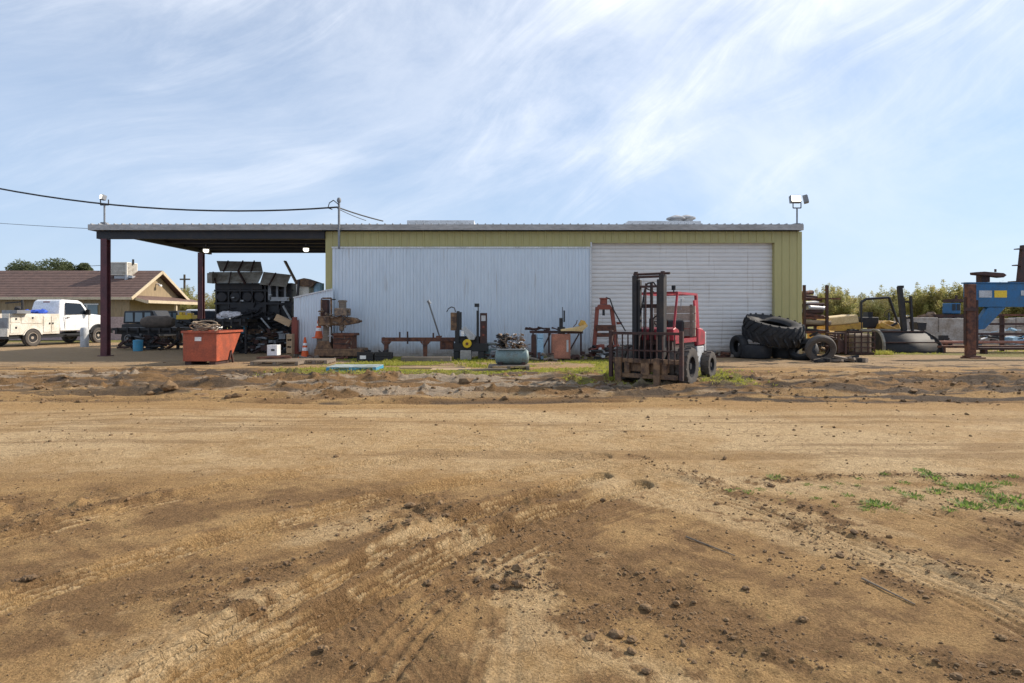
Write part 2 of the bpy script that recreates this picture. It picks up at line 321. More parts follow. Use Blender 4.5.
def height(x, y):
    x = np.asarray(x, float); y = np.asarray(y, float)
    near = 1-ss(17.5, 21, y)
    h = (fbm(x*.35, y*.35, 3)-.5)*.10*near*ss(1, 4, y)
    cl = fbm(x*2.2+5, y*2.2, 4, .6)
    # zones
    road = band(y, 5.2, 6.4, 10.0, 11.0)
    xs = x+(fbm(x*.1+40, y*.1, 2)-.5)*6
    berm = band(y+(fbm(x*.3+9, y*0+3, 2)-.5)*2.2, 11.6, 12.5, 15.2, 18)
    rough = .25+berm*1.1-road*.17
    fg = 1-ss(5.0, 6.2, y)
    dist = fbm(x*.45+31, y*.45+11, 3)
    rough = rough+fg*.55*ss(.45, .62, dist)
    nearness = 1-ss(20, 40, y)
    an = fbm(x*.9+5, y*2.6+3, 4, .6)
    h = h+(cl-.5)*.055*rough*nearness*(1-.45*ss(17.5, 20, y))+(an-.5)*(.11+.16*berm)*(rough-.1)*nearness*(1-.6*ss(17.5, 20, y))
    h = h+(fbm(x*9, y*9, 4, .65)-.5)*(.030+.022*fg)*rough*nearness*(1-.4*berm)
    lump = np.maximum(0, fbm(x*5.5+2, y*7.5+8, 3, .55)-.60)*ss(.45, .6, fbm(x*.5+60, y*.8, 2))
    rid = ridges(x, y)
    h = h+lump*.42*np.clip(rough-.3, 0, 1)*nearness+rid*.085*np.clip(fbm(x*6+3, y*6, 4, .62)-.36, 0, 1)
    # berm body; fades on the right where the ruts fan out
    h = h+berm*.10*(.4+.9*fbm(x*.6, y*.9+2, 3))
    # long ruts along x just beyond the road
    wob = (fbm(x*.25, y*0+7, 3)-.5)*.5
    for yc, d, wd in ((11.35, .07, .14), (11.95, .07, .18), (10.75, .02, .12), (13.1, .06, .18), (14.4, .05, .22), (15.8, .04, .2)):
        u = y-yc-wob-.0*x
        h = h-d*np.exp(-(u/wd)**2)*(.6+.8*fbm(x*1.5, y*0+yc, 2))+d*.7*np.exp(-((u-.38)/.14)**2)*(.2+1.2*cl)
    # shallow lines in the road
    for yc in (6.3, 6.9, 7.6, 8.3, 8.9, 9.6):
        u = y-yc-(fbm(x*.15+yc, y*0+yc, 2)-.5)*.8
        h = h-.012*np.exp(-(u/.12)**2)
    tm = np.zeros_like(h); rb = np.zeros_like(h)
    for pts, wd, st, nr in TRK:
        bx0 = min(p[0] for p in pts)-1; bx1 = max(p[0] for p in pts)+1; by0 = min(p[1] for p in pts)-1; by1 = max(p[1] for p in pts)+1
        sel = (x > bx0) & (x < bx1) & (y > by0) & (y < by1)
        if not sel.any(): continue
        xx = x[sel]; yy = y[sel]; best = np.full(xx.shape, 9.); sgn = np.zeros(xx.shape); al = np.zeros(xx.shape); acc = 0
        # smooth the polyline
        P = np.array(pts)
        for _ in range(3):
            Q = [P[0]]
            for a, b in zip(P, P[1:]): Q += [a*.75+b*.25, a*.25+b*.75]
            Q.append(P[-1]); P = np.array(Q)
        for a, b in zip(P, P[1:]):
            d = b-a; ln = np.hypot(*d)
            if ln < 1e-6: continue
            d = d/ln; t = np.clip((xx-a[0])*d[0]+(yy-a[1])*d[1], 0, ln)
            ex = xx-(a[0]+d[0]*t); ey = yy-(a[1]+d[1]*t); D = np.hypot(ex, ey); c = D < best
            best[c] = D[c]; sgn[c] = np.sign(ex*d[1]-ey*d[0])[c]; al[c] = (acc+t)[c]; acc += ln
        tt = best*sgn; patch = ss(.12, .36, fbm(xx*.9+wd*100, yy*.9, 2))
        k = (1-ss(wd*.9, wd*1.15, best))*st*patch
        hh = -.026*k+.020*k*np.cos(2*PI*tt/(2*wd/nr))+.003*k*np.cos(2*PI*(al+np.abs(tt)*.6)/.075)
        hh = hh+.014*np.exp(-((best-wd*1.3)/.05)**2)*st*patch*cl[sel]*1.6
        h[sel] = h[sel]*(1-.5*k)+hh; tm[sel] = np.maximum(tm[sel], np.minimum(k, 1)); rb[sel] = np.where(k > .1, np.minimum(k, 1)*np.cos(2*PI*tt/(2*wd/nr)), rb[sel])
    return h, dict(road=road, berm=berm, fg=fg, dist=dist, cl=cl, trk=tm, rid=rid, rib_shade=rb)
def gz(x, y):
    return float(height(np.array([x]), np.array([y]))[0][0])
ys = [-8, -6, -4, -2.5, -1.2, -.3, .3, .8]; Y = 1.1
while Y < 31: ys.append(Y); Y *= 1.0052
while Y < 6000: ys.append(Y); Y *= 1.045
ys = np.array(ys); NC = 1080; u = np.linspace(-1, 1, NC); u = .72*u+.28*u**3
hw = 5.5+.98*np.maximum(ys, 0); hw = np.where(ys > 60, hw*1.0, hw)
GX = u[None, :]*hw[:, None]; GY = np.repeat(ys[:, None], NC, 1)
GH, mk = height(GX.ravel(), GY.ravel()); GH[GY.ravel() > 60] *= 0
nr_ = len(ys)
def fast_mesh(name, V, F4):
    me = bpy.data.meshes.new(name); me.vertices.add(len(V)); me.vertices.foreach_set('co', V.astype(np.float32).ravel())
    me.loops.add(F4.size); me.polygons.add(len(F4)); k = F4.shape[1]
    me.polygons.foreach_set('loop_start', np.arange(0, F4.size, k, dtype=np.int32)); me.polygons.foreach_set('loop_total', np.full(len(F4), k, dtype=np.int32))
    me.loops.foreach_set('vertex_index', F4.astype(np.int32).ravel()); me.update(calc_edges=True); return me
idx = np.arange(nr_*NC).reshape(nr_, NC)
F4 = np.stack([idx[:-1, :-1], idx[:-1, 1:], idx[1:, 1:], idx[1:, :-1]], -1).reshape(-1, 4)
gme = fast_mesh('ground', np.stack([GX.ravel(), GY.ravel(), GH], 1), F4)
gme.polygons.foreach_set('use_smooth', np.ones(len(F4), bool))
x_, y_ = GX.ravel(), GY.ravel()
def ell(px, py, rx, ry, k=1.0):     # soft patch of its own on the ground (centre given in metres)
    n = (fbm(x_*1.3+px, y_*1.3+py, 3)-.5)*1.3
    return k*(1-ss(.5, 1.05, np.sqrt(((x_-px)/rx)**2+((y_-py)/ry)**2)+n))
pale = .55*mk['road']+.25*ss(.5, .68, fbm(x_*.5+3, y_*.8+3, 4))+.35*ss(.5, .6, mk['dist']*0+fbm(x_*.25+77, y_*.25+1, 2))*mk['fg']
for cx_, cy_, rx, ry, k in ((*G(530, 570), .9, .7, .8), (*G(250, 620), .8, .5, .7), (*G(760, 500), 1.6, .6, .7), (*G(900, 540), 1.1, .5, .8), (*G(650, 480), 1.0, .5, .5), (*G(560, 650), .6, .3, .7), (*G(930, 500), 2.6, .9, .75), (*G(1010, 520), 1.4, .6, .6), (*G(100, 640), .6, .3, .5), (*G(380, 520), 1., .4, .4), (*G(690, 660), .3, .3, .4)):
    pale = np.maximum(pale, ell(cx_, cy_, rx, ry, k))
brk = fbm(x_*2.3+7, y_*2.3+13, 6, .68); fine = fbm(x_*7+1, y_*7+3, 4, .65)
def strip(pts, w_):
    out = np.zeros_like(x_)
    for a, b in zip(pts, pts[1:]):
        a = np.array(a); b = np.array(b); d = b-a; L_ = np.hypot(*d); d = d/L_
        t = np.clip((x_-a[0])*d[0]+(y_-a[1])*d[1], 0, L_); out = np.maximum(out, np.exp(-((np.hypot(x_-a[0]-d[0]*t, y_-a[1]-d[1]*t)+(brk-.5)*w_*1.6)/w_)**2))
    return out
pale = np.clip(pale-.25*mk['fg'], 0, 1)
for pts, w_, k in (([G(600, 482), G(760, 522), G(880, 556), G(1100, 620)], .34, 1.0), ([G(700, 478), G(900, 492), G(1100, 520)], .45, .9), ([G(80, 690), G(170, 640), G(260, 600)], .30, .9), ([G(300, 540), G(400, 515), G(470, 540)], .28, .8), ([G(500, 570), G(540, 600), G(520, 680)], .25, .8), ([G(560, 640), G(700, 690)], .2, .7)):
    pale = np.maximum(pale, k*strip(pts, w_))
pale = ss(.0, .90, pale*(.8+.2*mk['fg'])+(brk-.5)*1.5*mk['fg']+(brk-.5)*.4)*(.55+.45*mk['road'])
pale = np.clip(pale+mk['fg']*(.15*mk['trk']+.30*mk['rib_shade'])*ss(.3, .55, fine), 0, 1)  # tracks a little paler; rib term paints relief shading into the soil colour
rx_ = x_*.8+y_*.6; ry_ = y_*.8-x_*.6
rx2 = x_*.8-y_*.55; ry2 = y_*.8+x_*.55
strk = (fbm(rx_*1.1+3, ry_*7+51, 5, .65)-.5)*.9+(fbm(rx2*1.1+13, ry2*6+5, 5, .65)-.5)*.9
dark = mk['fg']*(.55+strk+.28*ss(.42, .60, fbm(rx_*.5+3, ry_*1.5+51, 5, .6))*ss(.35, .6, fbm(x_*.5+9, y_*.5+1, 3))+.22*ss(.5, .62, mk['dist']))
dark = dark*(1-.9*ss(.2, .6, pale))
dark = np.maximum(dark, .95*band(y_+(fbm(x_*.4, y_*0, 3)-.5)*.5, 10.9, 11.1, 11.5, 11.9)*ss(.3, .5, fbm(x_*.7+8, y_*3, 3)))
rightrut = band(y_, 11.5, 12.5, 17, 19)*ss(3, 7, x_)
dark = np.maximum(dark, rightrut*ss(.42, .6, fbm(x_*.35+3, y_*1.8+4, 4))*.85)
dark = np.maximum(dark, mk['berm']*1.1*ss(.44, .54, fbm(x_*.6, y_*2.6+4, 5, .6)))
dark = np.maximum(dark, .5*band(y_, 4.6, 5.3, 5.6, 6.6)*ss(.5, .6, fbm(x_*.3+12, y_, 3)))
dark = dark+(brk-.5)*1.3*mk['fg']+.5*mk['fg']*ss(.58, .66, fine)*ss(.5, .6, brk)
dark = dark+.55*mk['road']*ss(.50, .62, fbm(x_*.22+7, y_*4.5+2, 5, .6))-.30*mk['rib_shade']*mk['fg']  # dark road streaks; rib term paints trough shade into the soil colour
dark = np.clip(ss(.0, 1.15, dark)+.8*mk['rid']*ss(.4, .55, fine), 0, 1)
mud = band(y_, 10.9, 11.3, 18, 20)*(1-.55*ss(19, 16, y_)*0)*ss(.50, .60, fbm(x_*.35+9, y_*2.9+4, 6, .66)+.05*ss(3, 8, x_)*band(y_, 11.5, 12.5, 16, 18))+.7*band(y_, 16, 18, 21, 23)*ss(.56, .64, fbm(x_*.8+19, y_*1.9+4, 5, .66))
mud = np.maximum(mud, band(y_+(fbm(x_*.4, y_*0, 3)-.5)*.5, 10.95, 11.1, 11.4, 11.7)*ss(.42, .55, fbm(x_*.9+8, y_*3, 4)))
mud = np.clip(mud*(.70+.75*ss(2, 6, x_)+.5*band(x_, -9, -7.5, -4, -2)*band(y_, 14, 14.8, 16.5, 17.5)), 0, 1)
grey = np.clip(mk['berm']*.8*(1-.5*ss(2, 6, x_))+ss(17, 20, y_)*.5, 0, 1)
grass = band(y_, 14.8, 16.2, 22.5, 24)*band(x_, -7.5, -5.0, 3.0, 7)*ss(.40, .54, fbm(x_*.55+21, y_*.9+3, 4))
grass = np.maximum(grass, band(y_, 13.0, 14, 16, 17)*band(x_, 1, 1.8, 5.2, 6)*ss(.40, .56, fbm(x_*.8+1, y_*1.2+3, 3)))
grass = np.maximum(grass, band(y_, 22, 24, 40, 45)*ss(12, 14, x_)*ss(.5, .6, fbm(x_*.3+1, y_*.5+3, 3))*.7)
grass = np.maximum(grass, band(y_, 35, 37, 300, 400)*.75); grass = np.clip(grass, 0, 1)
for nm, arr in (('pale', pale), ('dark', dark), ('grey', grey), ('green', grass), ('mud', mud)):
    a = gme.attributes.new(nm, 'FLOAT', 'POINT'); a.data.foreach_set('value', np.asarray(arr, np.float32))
gm = bpy.data.materials.new('dirt'); gm.use_nodes = True; t = gm.node_tree; B = t.nodes['Principled BSDF']; B.inputs['Roughness'].default_value = .95; B.inputs['Specular IOR Level'].default_value = .15
n, l = t.nodes.new, t.links.new
tcg = n('ShaderNodeTexCoord')
def noise(sc, det=6, ro=.6, vec=None):
    q = n('ShaderNodeTexNoise'); q.inputs['Scale'].default_value = sc; q.inputs['Detail'].default_value = det; q.inputs['Roughness'].default_value = ro; l(vec or tcg.outputs['Object'], q.inputs[0]); return q.outputs[0]
def mr(s, a, b, c=0, d=1):
    q = n('ShaderNodeMapRange'); q.inputs[1].default_value = a; q.inputs[2].default_value = b; q.inputs[3].default_value = c; q.inputs[4].default_value = d; l(s, q.inputs[0]); return q.outputs[0]
def mth(op, a, b):
    q = n('ShaderNodeMath'); q.operation = op; q.use_clamp = False
    for i, s in enumerate((a, b)):
        if isinstance(s, (int, float)): q.inputs[i].default_value = s
        else: l(s, q.inputs[i])
    return q.outputs[0]
def mixc(f, a, b, bt='MIX'):
    q = n('ShaderNodeMix'); q.data_type = 'RGBA'; q.blend_type = bt
    if isinstance(f, (int, float)): q.inputs[0].default_value = f
    else: l(f, q.inputs[0])
    for i, s in ((6, a), (7, b)):
        if isinstance(s, tuple): q.inputs[i].default_value = (*s, 1)
        else: l(s, q.inputs[i])
    return q.outputs[2]
def attr(nm):
    q = n('ShaderNodeAttribute'); q.attribute_name = nm; return q.outputs['Fac']
mpx = n('ShaderNodeMapping'); mpx.inputs['Scale'].default_value = (.25, 2.2, 1); l(tcg.outputs['Object'], mpx.inputs[0])
n1 = noise(1.7, 8, .65); n2 = noise(14, 6, .7); n3 = noise(70, 4, .7); ns = noise(1.3, 6, .65, mpx.outputs[0])
n1b = noise(4.3, 7, .7)
col = mixc(mr(n1, .35, .65), (.445, .280, .125), (.36, .220, .095))
col = mixc(mr(ns, .42, .62, 0, .45), col, (.50, .335, .155))
def amix(col, nm, tgt, w=.5):
    f = mth('ADD', attr(nm), mth('MULTIPLY', mth('SUBTRACT', mth('ADD', mth('MULTIPLY', n2, .45), mth('MULTIPLY', n1b, .55)), .5), w*2.6)); f = mr(f, .22, .80)
    return mixc(f, col, tgt)
col = amix(col, 'grey', (.36, .285, .205), .6)
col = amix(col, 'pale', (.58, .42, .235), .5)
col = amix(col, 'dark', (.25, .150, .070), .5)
col = amix(col, 'mud', (.115, .085, .060), .35)
col = amix(col, 'green', (.20, .19, .06), 1.0)
col = mixc(1, col, mixc(mr(n2, .3, .7), (.80, .80, .80), (1.12, 1.12, 1.12)), 'MULTIPLY')
col = mixc(1, col, mixc(mr(n3, .32, .68), (.58, .56, .54), (1.25, 1.25, 1.25)), 'MULTIPLY')
n5 = noise(24, 5, .75)
col = mixc(mth('MULTIPLY', mr(n5, .58, .66), mr(attr('dark'), .2, .9, .05, .75)), col, (.13, .075, .035))
mv = n('ShaderNodeMapping'); l(tcg.outputs['Object'], mv.inputs[0]); nd = n('ShaderNodeTexNoise'); nd.inputs['Scale'].default_value = 5; l(tcg.outputs['Object'], nd.inputs[0])
va = n('ShaderNodeVectorMath'); va.operation = 'MULTIPLY_ADD'; l(nd.outputs['Color'], va.inputs[0]); va.inputs[1].default_value = (.25, .25, 0); l(tcg.outputs['Object'], va.inputs[2])
vc = n('ShaderNodeTexVoronoi'); vc.feature = 'DISTANCE_TO_EDGE'; vc.inputs['Scale'].default_value = 6.5; l(va.outputs[0], vc.inputs[0])
crack = mth('MULTIPLY', mr(vc.outputs[0], .0, .035, 1, 0), mth('MULTIPLY', mr(attr('pale'), .3, .8), mr(n1, .42, .55)))
col = mixc(mth('MULTIPLY', crack, .55), col, (.20, .125, .06))
l(col, B.inputs['Base Color'])
n4 = noise(32, 6, .75)
hgt = mth('ADD', mth('MULTIPLY', crack, -.5), mth('ADD', mth('MULTIPLY', n3, .35), mth('ADD', mth('MULTIPLY', n2, .9), mth('MULTIPLY', n4, .8))))
bu = n('ShaderNodeBump'); bu.inputs['Strength'].default_value = .9; bu.inputs['Distance'].default_value = .055; l(hgt, bu.inputs['Height']); l(bu.outputs[0], B.inputs['Normal'])
gme.materials.append(gm)
go = bpy.data.objects.new('ground', gme); COL.objects.link(go); go['kind'] = 'structure'

# ------------------------------------------------------------------ the metal building with its open carport
WY = 24.0; D1 = 32.6
def xb(px): return X(px, WY)
def zb(py): return Z(py, WY)
ZE = zb(231.5); ZT = zb(226)            # bottom / top of the roof edge
b = thing('metal_building', 'long low olive and white metal workshop with open carport and big rolling door', 'building', (0, WY, 0))
def ribsheet(x0, x1, z0, z1, y, pitch, dep, prof='trap', th=.02):
    m = MB(); pts = []; x = x0
    while x < x1-1e-4:
        if prof == 'sin':
            for k in range(6):
                xx = x+pitch*k/6
                if xx < x1: pts.append((xx, y-dep*.5*(1+math.sin(2*PI*k/6))))
        else:
            for a, d in ((0, 0), (.70, 0), (.78, dep), (.92, dep)):
                xx = x+pitch*a
                if xx < x1: pts.append((xx, y-d))
        x += pitch
    pts.append((x1, y)); 
    nn = len(pts); vs = [(p[0], p[1], z0) for p in pts]+[(p[0], p[1], z1) for p in pts]+[(x1, y+th, z0), (x0, y+th, z0), (x1, y+th, z1), (x0, y+th, z1)]
    fs = [(i, i+1, nn+i+1, nn+i) for i in range(nn-1)]+[(2*nn+1, 2*nn, 2*nn+2, 2*nn+3), tuple(range(nn, 2*nn))+(2*nn+2, 2*nn+3), (0, nn, 2*nn+3, 2*nn+1), (nn-1, 2*nn, 2*nn+2, 2*nn-1)]
    return m.add(vs, fs)
xw0, xw1, xr, xd0, xd1 = xb(333), xb(590), xb(802), xb(590.5), xb(776)
zw = zb(248.5); zdt = zb(242)
ribsheet(xb(325.5), xd0-.005, zw-.3, ZE, WY, .305, .03).build('upper_wall', M['green'], b)
ribsheet(xd0, xd1, zdt, ZE, WY, .305, .03).build('upper_wall', M['green'], b)
ribsheet(xd1+.005, xr, 0, ZE, WY, .305, .03).build('end_wall', M['green'], b)
ribsheet(xb(325.5), xw0+.05, 0, zw-.305, WY, .305, .03).build('corner_wall', M['green'], b)
ribsheet(xw0, xw1-.02, .02, zw, WY-.08, .135, .04).build('corrugated_wall', M['whitewall'], b)
MB().box(xw0-.02, xw1, WY-.125, WY-.078, zw+.003, zw+.06).build('wall_cap', M['trimw'], b)
MB().box(xw1-.015, xw1+.03, WY-.12, WY-.03, .02, zw).build('corner_trim', M['trimw'], b)
# side and back walls
MB().box(xb(325.5), xb(325.5)+.1, WY+.03, D1, 0, ZE-.01).build('side_wall', M['green'], b)
MB().box(xr-.1, xr-.01, WY+.03, D1, 0, ZE-.01).build('side_wall', M['green'], b)
MB().box(xb(325.5)+.11, xr-.11, D1-.1, D1, 0, ZE-.01).build('back_wall', M['green'], b)
MB().box(xw0, xw1, WY-.13, WY+.02, -.1, .12).build('foundation', M['conc'], b)
# rolling door
dm = MB(); z = .18; rec = .22; pts = []
while z < zdt+.02:
    pts += [(WY+rec, z), (WY+rec-.028, z+.015), (WY+rec-.034, z+.075), (WY+rec-.028, z+.135), (WY+rec, z+.150)]; z += .165
nn = len(pts); dm.add([(xd0+.05, p[0], p[1]) for p in pts]+[(xd1-.05, p[0], p[1]) for p in pts], [(i, nn+i, nn+i+1, i+1) for i in range(nn-1)])
rd = dm.build('rolling_door', M['door'], b, smooth=False)
MB().box(xd0+.06, xd1-.06, WY+rec-.06, WY+rec+.02, .06, .178).build('bottom_bar', M['greym'], rd)
MB().box(xd0-.0, xd0+.06, WY+.005, WY+.3, .05, zdt-.004).build('door_jamb', M['trimw'], b)
MB().box(xd1-.07, xd1+.002, WY-.036, WY+.3, .05, zdt-.004).build('door_jamb', M['green'], b)
MB().box(xd0+.07, xd1-.08, WY-.036, WY+.3, zdt-.035, zdt-.004).build('door_head', M['green'], b)
MB().box(xd0+.07, xd1-.08, WY+.0, WY+1, -.1, .055).build('door_sill', M['conc'], b)
# roof
xl = X(88, WY-.36); xrr = X(803.5, WY-.36)
ro = MB()
ro.box(xl, xrr, WY-.32, D1+.25, ZT-.03, ZT)
x = xl+.1
while x < xrr: ro.prism([(x-.035, ZT+.001), (x-.018, ZT+.055), (x+.018, ZT+.055), (x+.035, ZT+.001)], 'y', WY-.34, D1+.25); x += .305
rf = ro.build('roof', M['roofm'], b)
MB().box(xl-.01, xrr+.01, WY-.36, WY-.325, ZE+.01, ZT+.012).box(xl-.01, xl+.02, WY-.32, D1+.25, ZE+.01, ZT+.003).box(xrr-.02, xrr+.01, WY-.32, D1+.25, ZE+.01, ZT+.003).build('gutter', M['guttr'], rf)
sk = MB(); 
sk.box(X(407, 26), X(474, 26), 26, 27.4, ZT+.02, Z(220.3, 26))
sk.build('roof_skylight', M['trimw'], b)
MB().box(X(628, 26), X(701, 26), 26, 27.4, ZT+.02, Z(221, 26)).build('roof_skylight', M['trimw'], b)
MB().lathe([(.3, 0), (.3, .2), (.42, .24), (.42, .3), (.1, .42), (0, .43)], (X(686, 27.0), 27.0, Z(221, 26))).lathe([(.3, 0), (.3, .2), (.42, .24), (.42, .3), (.1, .42), (0, .43)], (X(676, 26.8), 26.8, Z(222, 26))).build('roof_vent', M['roofm'], b, smooth=True)
# carport steel
zc0 = ZE-.30
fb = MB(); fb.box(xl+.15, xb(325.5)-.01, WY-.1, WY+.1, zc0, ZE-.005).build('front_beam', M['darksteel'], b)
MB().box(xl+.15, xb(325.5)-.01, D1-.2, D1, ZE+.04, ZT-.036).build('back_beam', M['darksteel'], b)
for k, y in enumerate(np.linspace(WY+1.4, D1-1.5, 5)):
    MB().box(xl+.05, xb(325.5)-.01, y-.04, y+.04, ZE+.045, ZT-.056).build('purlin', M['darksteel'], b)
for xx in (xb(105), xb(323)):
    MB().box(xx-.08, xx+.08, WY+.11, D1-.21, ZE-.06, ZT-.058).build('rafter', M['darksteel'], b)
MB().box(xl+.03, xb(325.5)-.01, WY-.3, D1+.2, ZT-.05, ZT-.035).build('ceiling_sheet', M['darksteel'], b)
def hpost(px, Y, wd, ztop):
    x = X(px, Y); m = MB(); m.box(x-wd/2, x+wd/2, Y-wd/2, Y-wd/2+.03, .03, ztop).box(x-wd/2, x+wd/2, Y+wd/2-.03, Y+wd/2, .03, ztop).box(x-.02, x+.02, Y-wd/2+.03, Y+wd/2-.03, .03, ztop)
    m.box(x-wd*.8, x+wd*.8, Y-wd*.8, Y+wd*.8, -.05, .03)
    m.build('carport_post', M['redox'], b)
hpost(105.6, WY, .25, zc0-.002); hpost(201.3, D1-.1, .26, ZE+.038); 
# low slanted side screen of white corrugated sheet
def slsheet():
    m = ribsheet(X(294, 23.6), X(333, 23.6)-.0, .02, 1, 23.6, .105, .022, 'sin')
    x0, x1 = X(294, 23.6), X(333, 23.6); za, zb_ = Z(298, 23.6), Z(289.5, 23.6)
    m.v = [(v[0], v[1], v[2] if v[2] < .5 else za+(zb_-za)*(v[0]-x0)/(x1-x0)) for v in m.v]; return m
sc = slsheet().build('side_screen', M['whitewall'], b)
MB().beam((X(293.5, 23.6), 23.57, Z(297.6, 23.6)), (X(333, 23.6), 23.57, Z(289, 23.6)), .05, .05).build('screen_trim', M['trimw'], sc)

# ceiling lamps lit under the carport, floodlights, service mast, wires
for px, py, Y, lab in ((206, 250, 29.6, 'small lit lamp under the carport roof beside the back post'), (306, 249, 28.5, 'bright lit lamp under the carport roof near the olive corner')):
    t = thing('ceiling_lamp', lab, 'lamp', (X(px, Y), Y, Z(py, Y)), group='lamps under the carport roof')
    x, z = X(px, Y), Z(py, Y)
    MB().tube((x, Y, z+.08), (x, Y, ZT-.06), .03).lathe([(.05, .16), (.16, .08), (.17, .03)], (x, Y, z)).build('lamp_housing', M['greym'], t)
    MB().lathe([(.12, .03), (.13, -.06), (.08, -.12), (0, -.13)], (x, Y, z), n=12).build('lamp_bulb', M['lamp'], t, smooth=True)
def flood(px, pyb, pyt, Y, label, two):
    x = X(px, Y); zt = Z(pyt, Y); t = thing('floodlight', label, 'floodlight', (x, Y, Z(pyb, Y)))
    MB().tube((x, Y, Z(pyb, Y)), (x, Y, zt), .035).box(x-.1, x+.1, Y-.1, Y+.1, Z(pyb, Y)-.05, Z(pyb, Y)+.02).build('pole', M['greym'], t)
    m = MB().beam((x-.16, Y, zt), (x+.16, Y, zt), .04); m.beam((x-.16, Y, zt), (x-.16, Y, zt+.22), .03).beam((x+.16, Y, zt), (x+.16, Y, zt+.22), .03); m.build('bracket', M['darksteel'], t)
    def head(cx, rz, w=.34, fl=M['lamp'], hh=.3):
        h = MB(); h.box(cx-w/2, cx+w/2, Y-.10, Y+.08, zt+.2, zt+.2+hh, rot=(R(-12), 0, rz)); o = h.build('lamp_head', M['greym'], t, bevel=.01)
        g = MB(); g.box(cx-w/2+.03, cx+w/2-.03, Y-.115, Y-.102, zt+.23, zt+.17+hh, rot=(R(-12), 0, rz), c=(cx, Y-.01, zt+.2+hh/2)); g.build('lens', fl, o)
    if two:
        head(x-.08, 0, .42); head(x+.34, R(62), .4, M['glassl'])
    else: head(x-.05, R(-20), .17, hh=.2)
flood(797, 224, 208, 24.2, 'twin floodlight on a short pole at the right end of the roof', True)
flood(104.5, 223, 205, 24.2, 'single floodlight on a thin pole at the carport roof corner', False)
t = thing('service_mast', 'grey electric service mast rising above the roof with looped cable head', 'mast', (X(339, 23.55), 23.55, zb(248)))
xm = X(339, 23.55); zt = Z(201, 23.55)
MB().tube((xm, 23.55, Z(249, 23.55)), (xm, 23.55, zt), .045, 10).build('mast_pole', M['greym'], t, smooth=True)
MB().lathe([(.07, -.05), (.09, .02), (.06, .12), (0, .14)], (xm, 23.55, zt), n=10).build('mast_cap', M['greym'], t, smooth=True)
MB().path([(xm, 23.5, zt-.15), (xm-.2, 23.5, zt+.02), (xm-.36, 23.5, zt-.08), (xm-.42, 23.5, zt-.28), (xm-.25, 23.5, zt-.34)], .018).build('drip_loop', M['wire'], t)
def wire(a, b_, sag, r, label):
    a = Vector(a); b_ = Vector(b_); pts = [a.lerp(b_, i/24)-Vector((0, 0, sag*4*(i/24)*(1-i/24))) for i in range(25)]
    solo(MB().path(pts, r, 5), 'power_line', M['wire'], label, 'cable')
wa = Vector((xm-.05, 23.5, zt-.25))
pl = (X(-250, 24), 24.0, Z(117, 24))
wire(wa, pl, 1.35, .034, 'thick black power cable running from the mast out to the left')
wire((xl+.2, 26, ZT+.1), (-60, 50, 11.2), .3, .012, 'thin faint wire sloping to the left above the house')
wire(wa, (X(383, 25.5), 25.5, Z(221, 25.5)), .03, .028, 'short thick cable dropping from the mast to the roof, upper of two')
wire(wa-Vector((0, 0, .05)), (X(366, 25.5), 25.5, Z(220.5, 25.5)), .03, .014, 'thin cable dropping steeply from the mast to the roof, lower of two')
wire((X(90, 45), 45, Z(266, 45)), (X(110, 43), 43, Z(265, 43)), .0, .02, 'short dark wire reaching the cooler above the house roof')

# ------------------------------------------------------------------ house
hs = thing('house', 'tan single-storey house with brown shingle roof and a gable end', 'house', (-40, 43, 0))
hx, hy0, hyr, hy1 = -25.5, 40.0, 43.0, 46.1; ze, zr = 2.95, 4.8
def siding(m, x0, x1, y, z0, z1):
    return ribsheet(x0, x1, z0, z1, y, .4, .02)
siding(None, -60, hx, hy0, 1.55, ze-.06).build('front_wall', M['tan'], hs)
MB().box(-60, hx, hy0-.03, hy0+.05, 0, 1.545).build('wainscot', M['pink'], hs)
MB().prism([(hy0+.06, 0), (hy1, 0), (hy1, ze-.08), (hyr, zr-.1), (hy0+.06, ze-.08)], 'x', hx-.12, hx-.01).build('gable_wall', M['tan'], hs)
MB().box(-60, hx-.13, hy1-.1, hy1, 0, ze-.06).build('back_wall', M['tan'], hs)
sr = MB()   # shingled slopes with courses
nc = 16
for sgn, ya in ((1, hy0-.5), (-1, hy1+.5)):
    zl = ze-.12
    for k in range(nc):
        f0, f1 = k/nc, (k+1)/nc
        y0_, y1_ = ya+(hyr-ya)*f0, ya+(hyr-ya)*f1; z0_, z1_ = zl+(zr+.05-zl)*f0, zl+(zr+.05-zl)*f1
        A = [(-60.5, y0_, z0_+.03), (hx+.45, y0_, z0_+.03), (hx+.45, y1_, z1_), (-60.5, y1_, z1_)]; Bv = [(p[0], p[1], p[2]-.1) for p in A]
        sr.add(A+Bv, [(0, 1, 2, 3), (7, 6, 5, 4), (0, 4, 5, 1), (1, 5, 6, 2), (2, 6, 7, 3), (3, 7, 4, 0)])
rfh = sr.build('roof', M['shingle'], hs)
fz = MB(); fz.box(-60.5, hx+.45, hy0-.53, hy0-.502, ze-.27, ze-.10)
for ya, yb in ((hy0-.5, hyr), (hy1+.5, hyr)):
    fz.beam((hx+.47, ya, ze-.20), (hx+.47, yb, zr-.06), .04, .2)
fz.build('fascia', M['tancream'], hs)
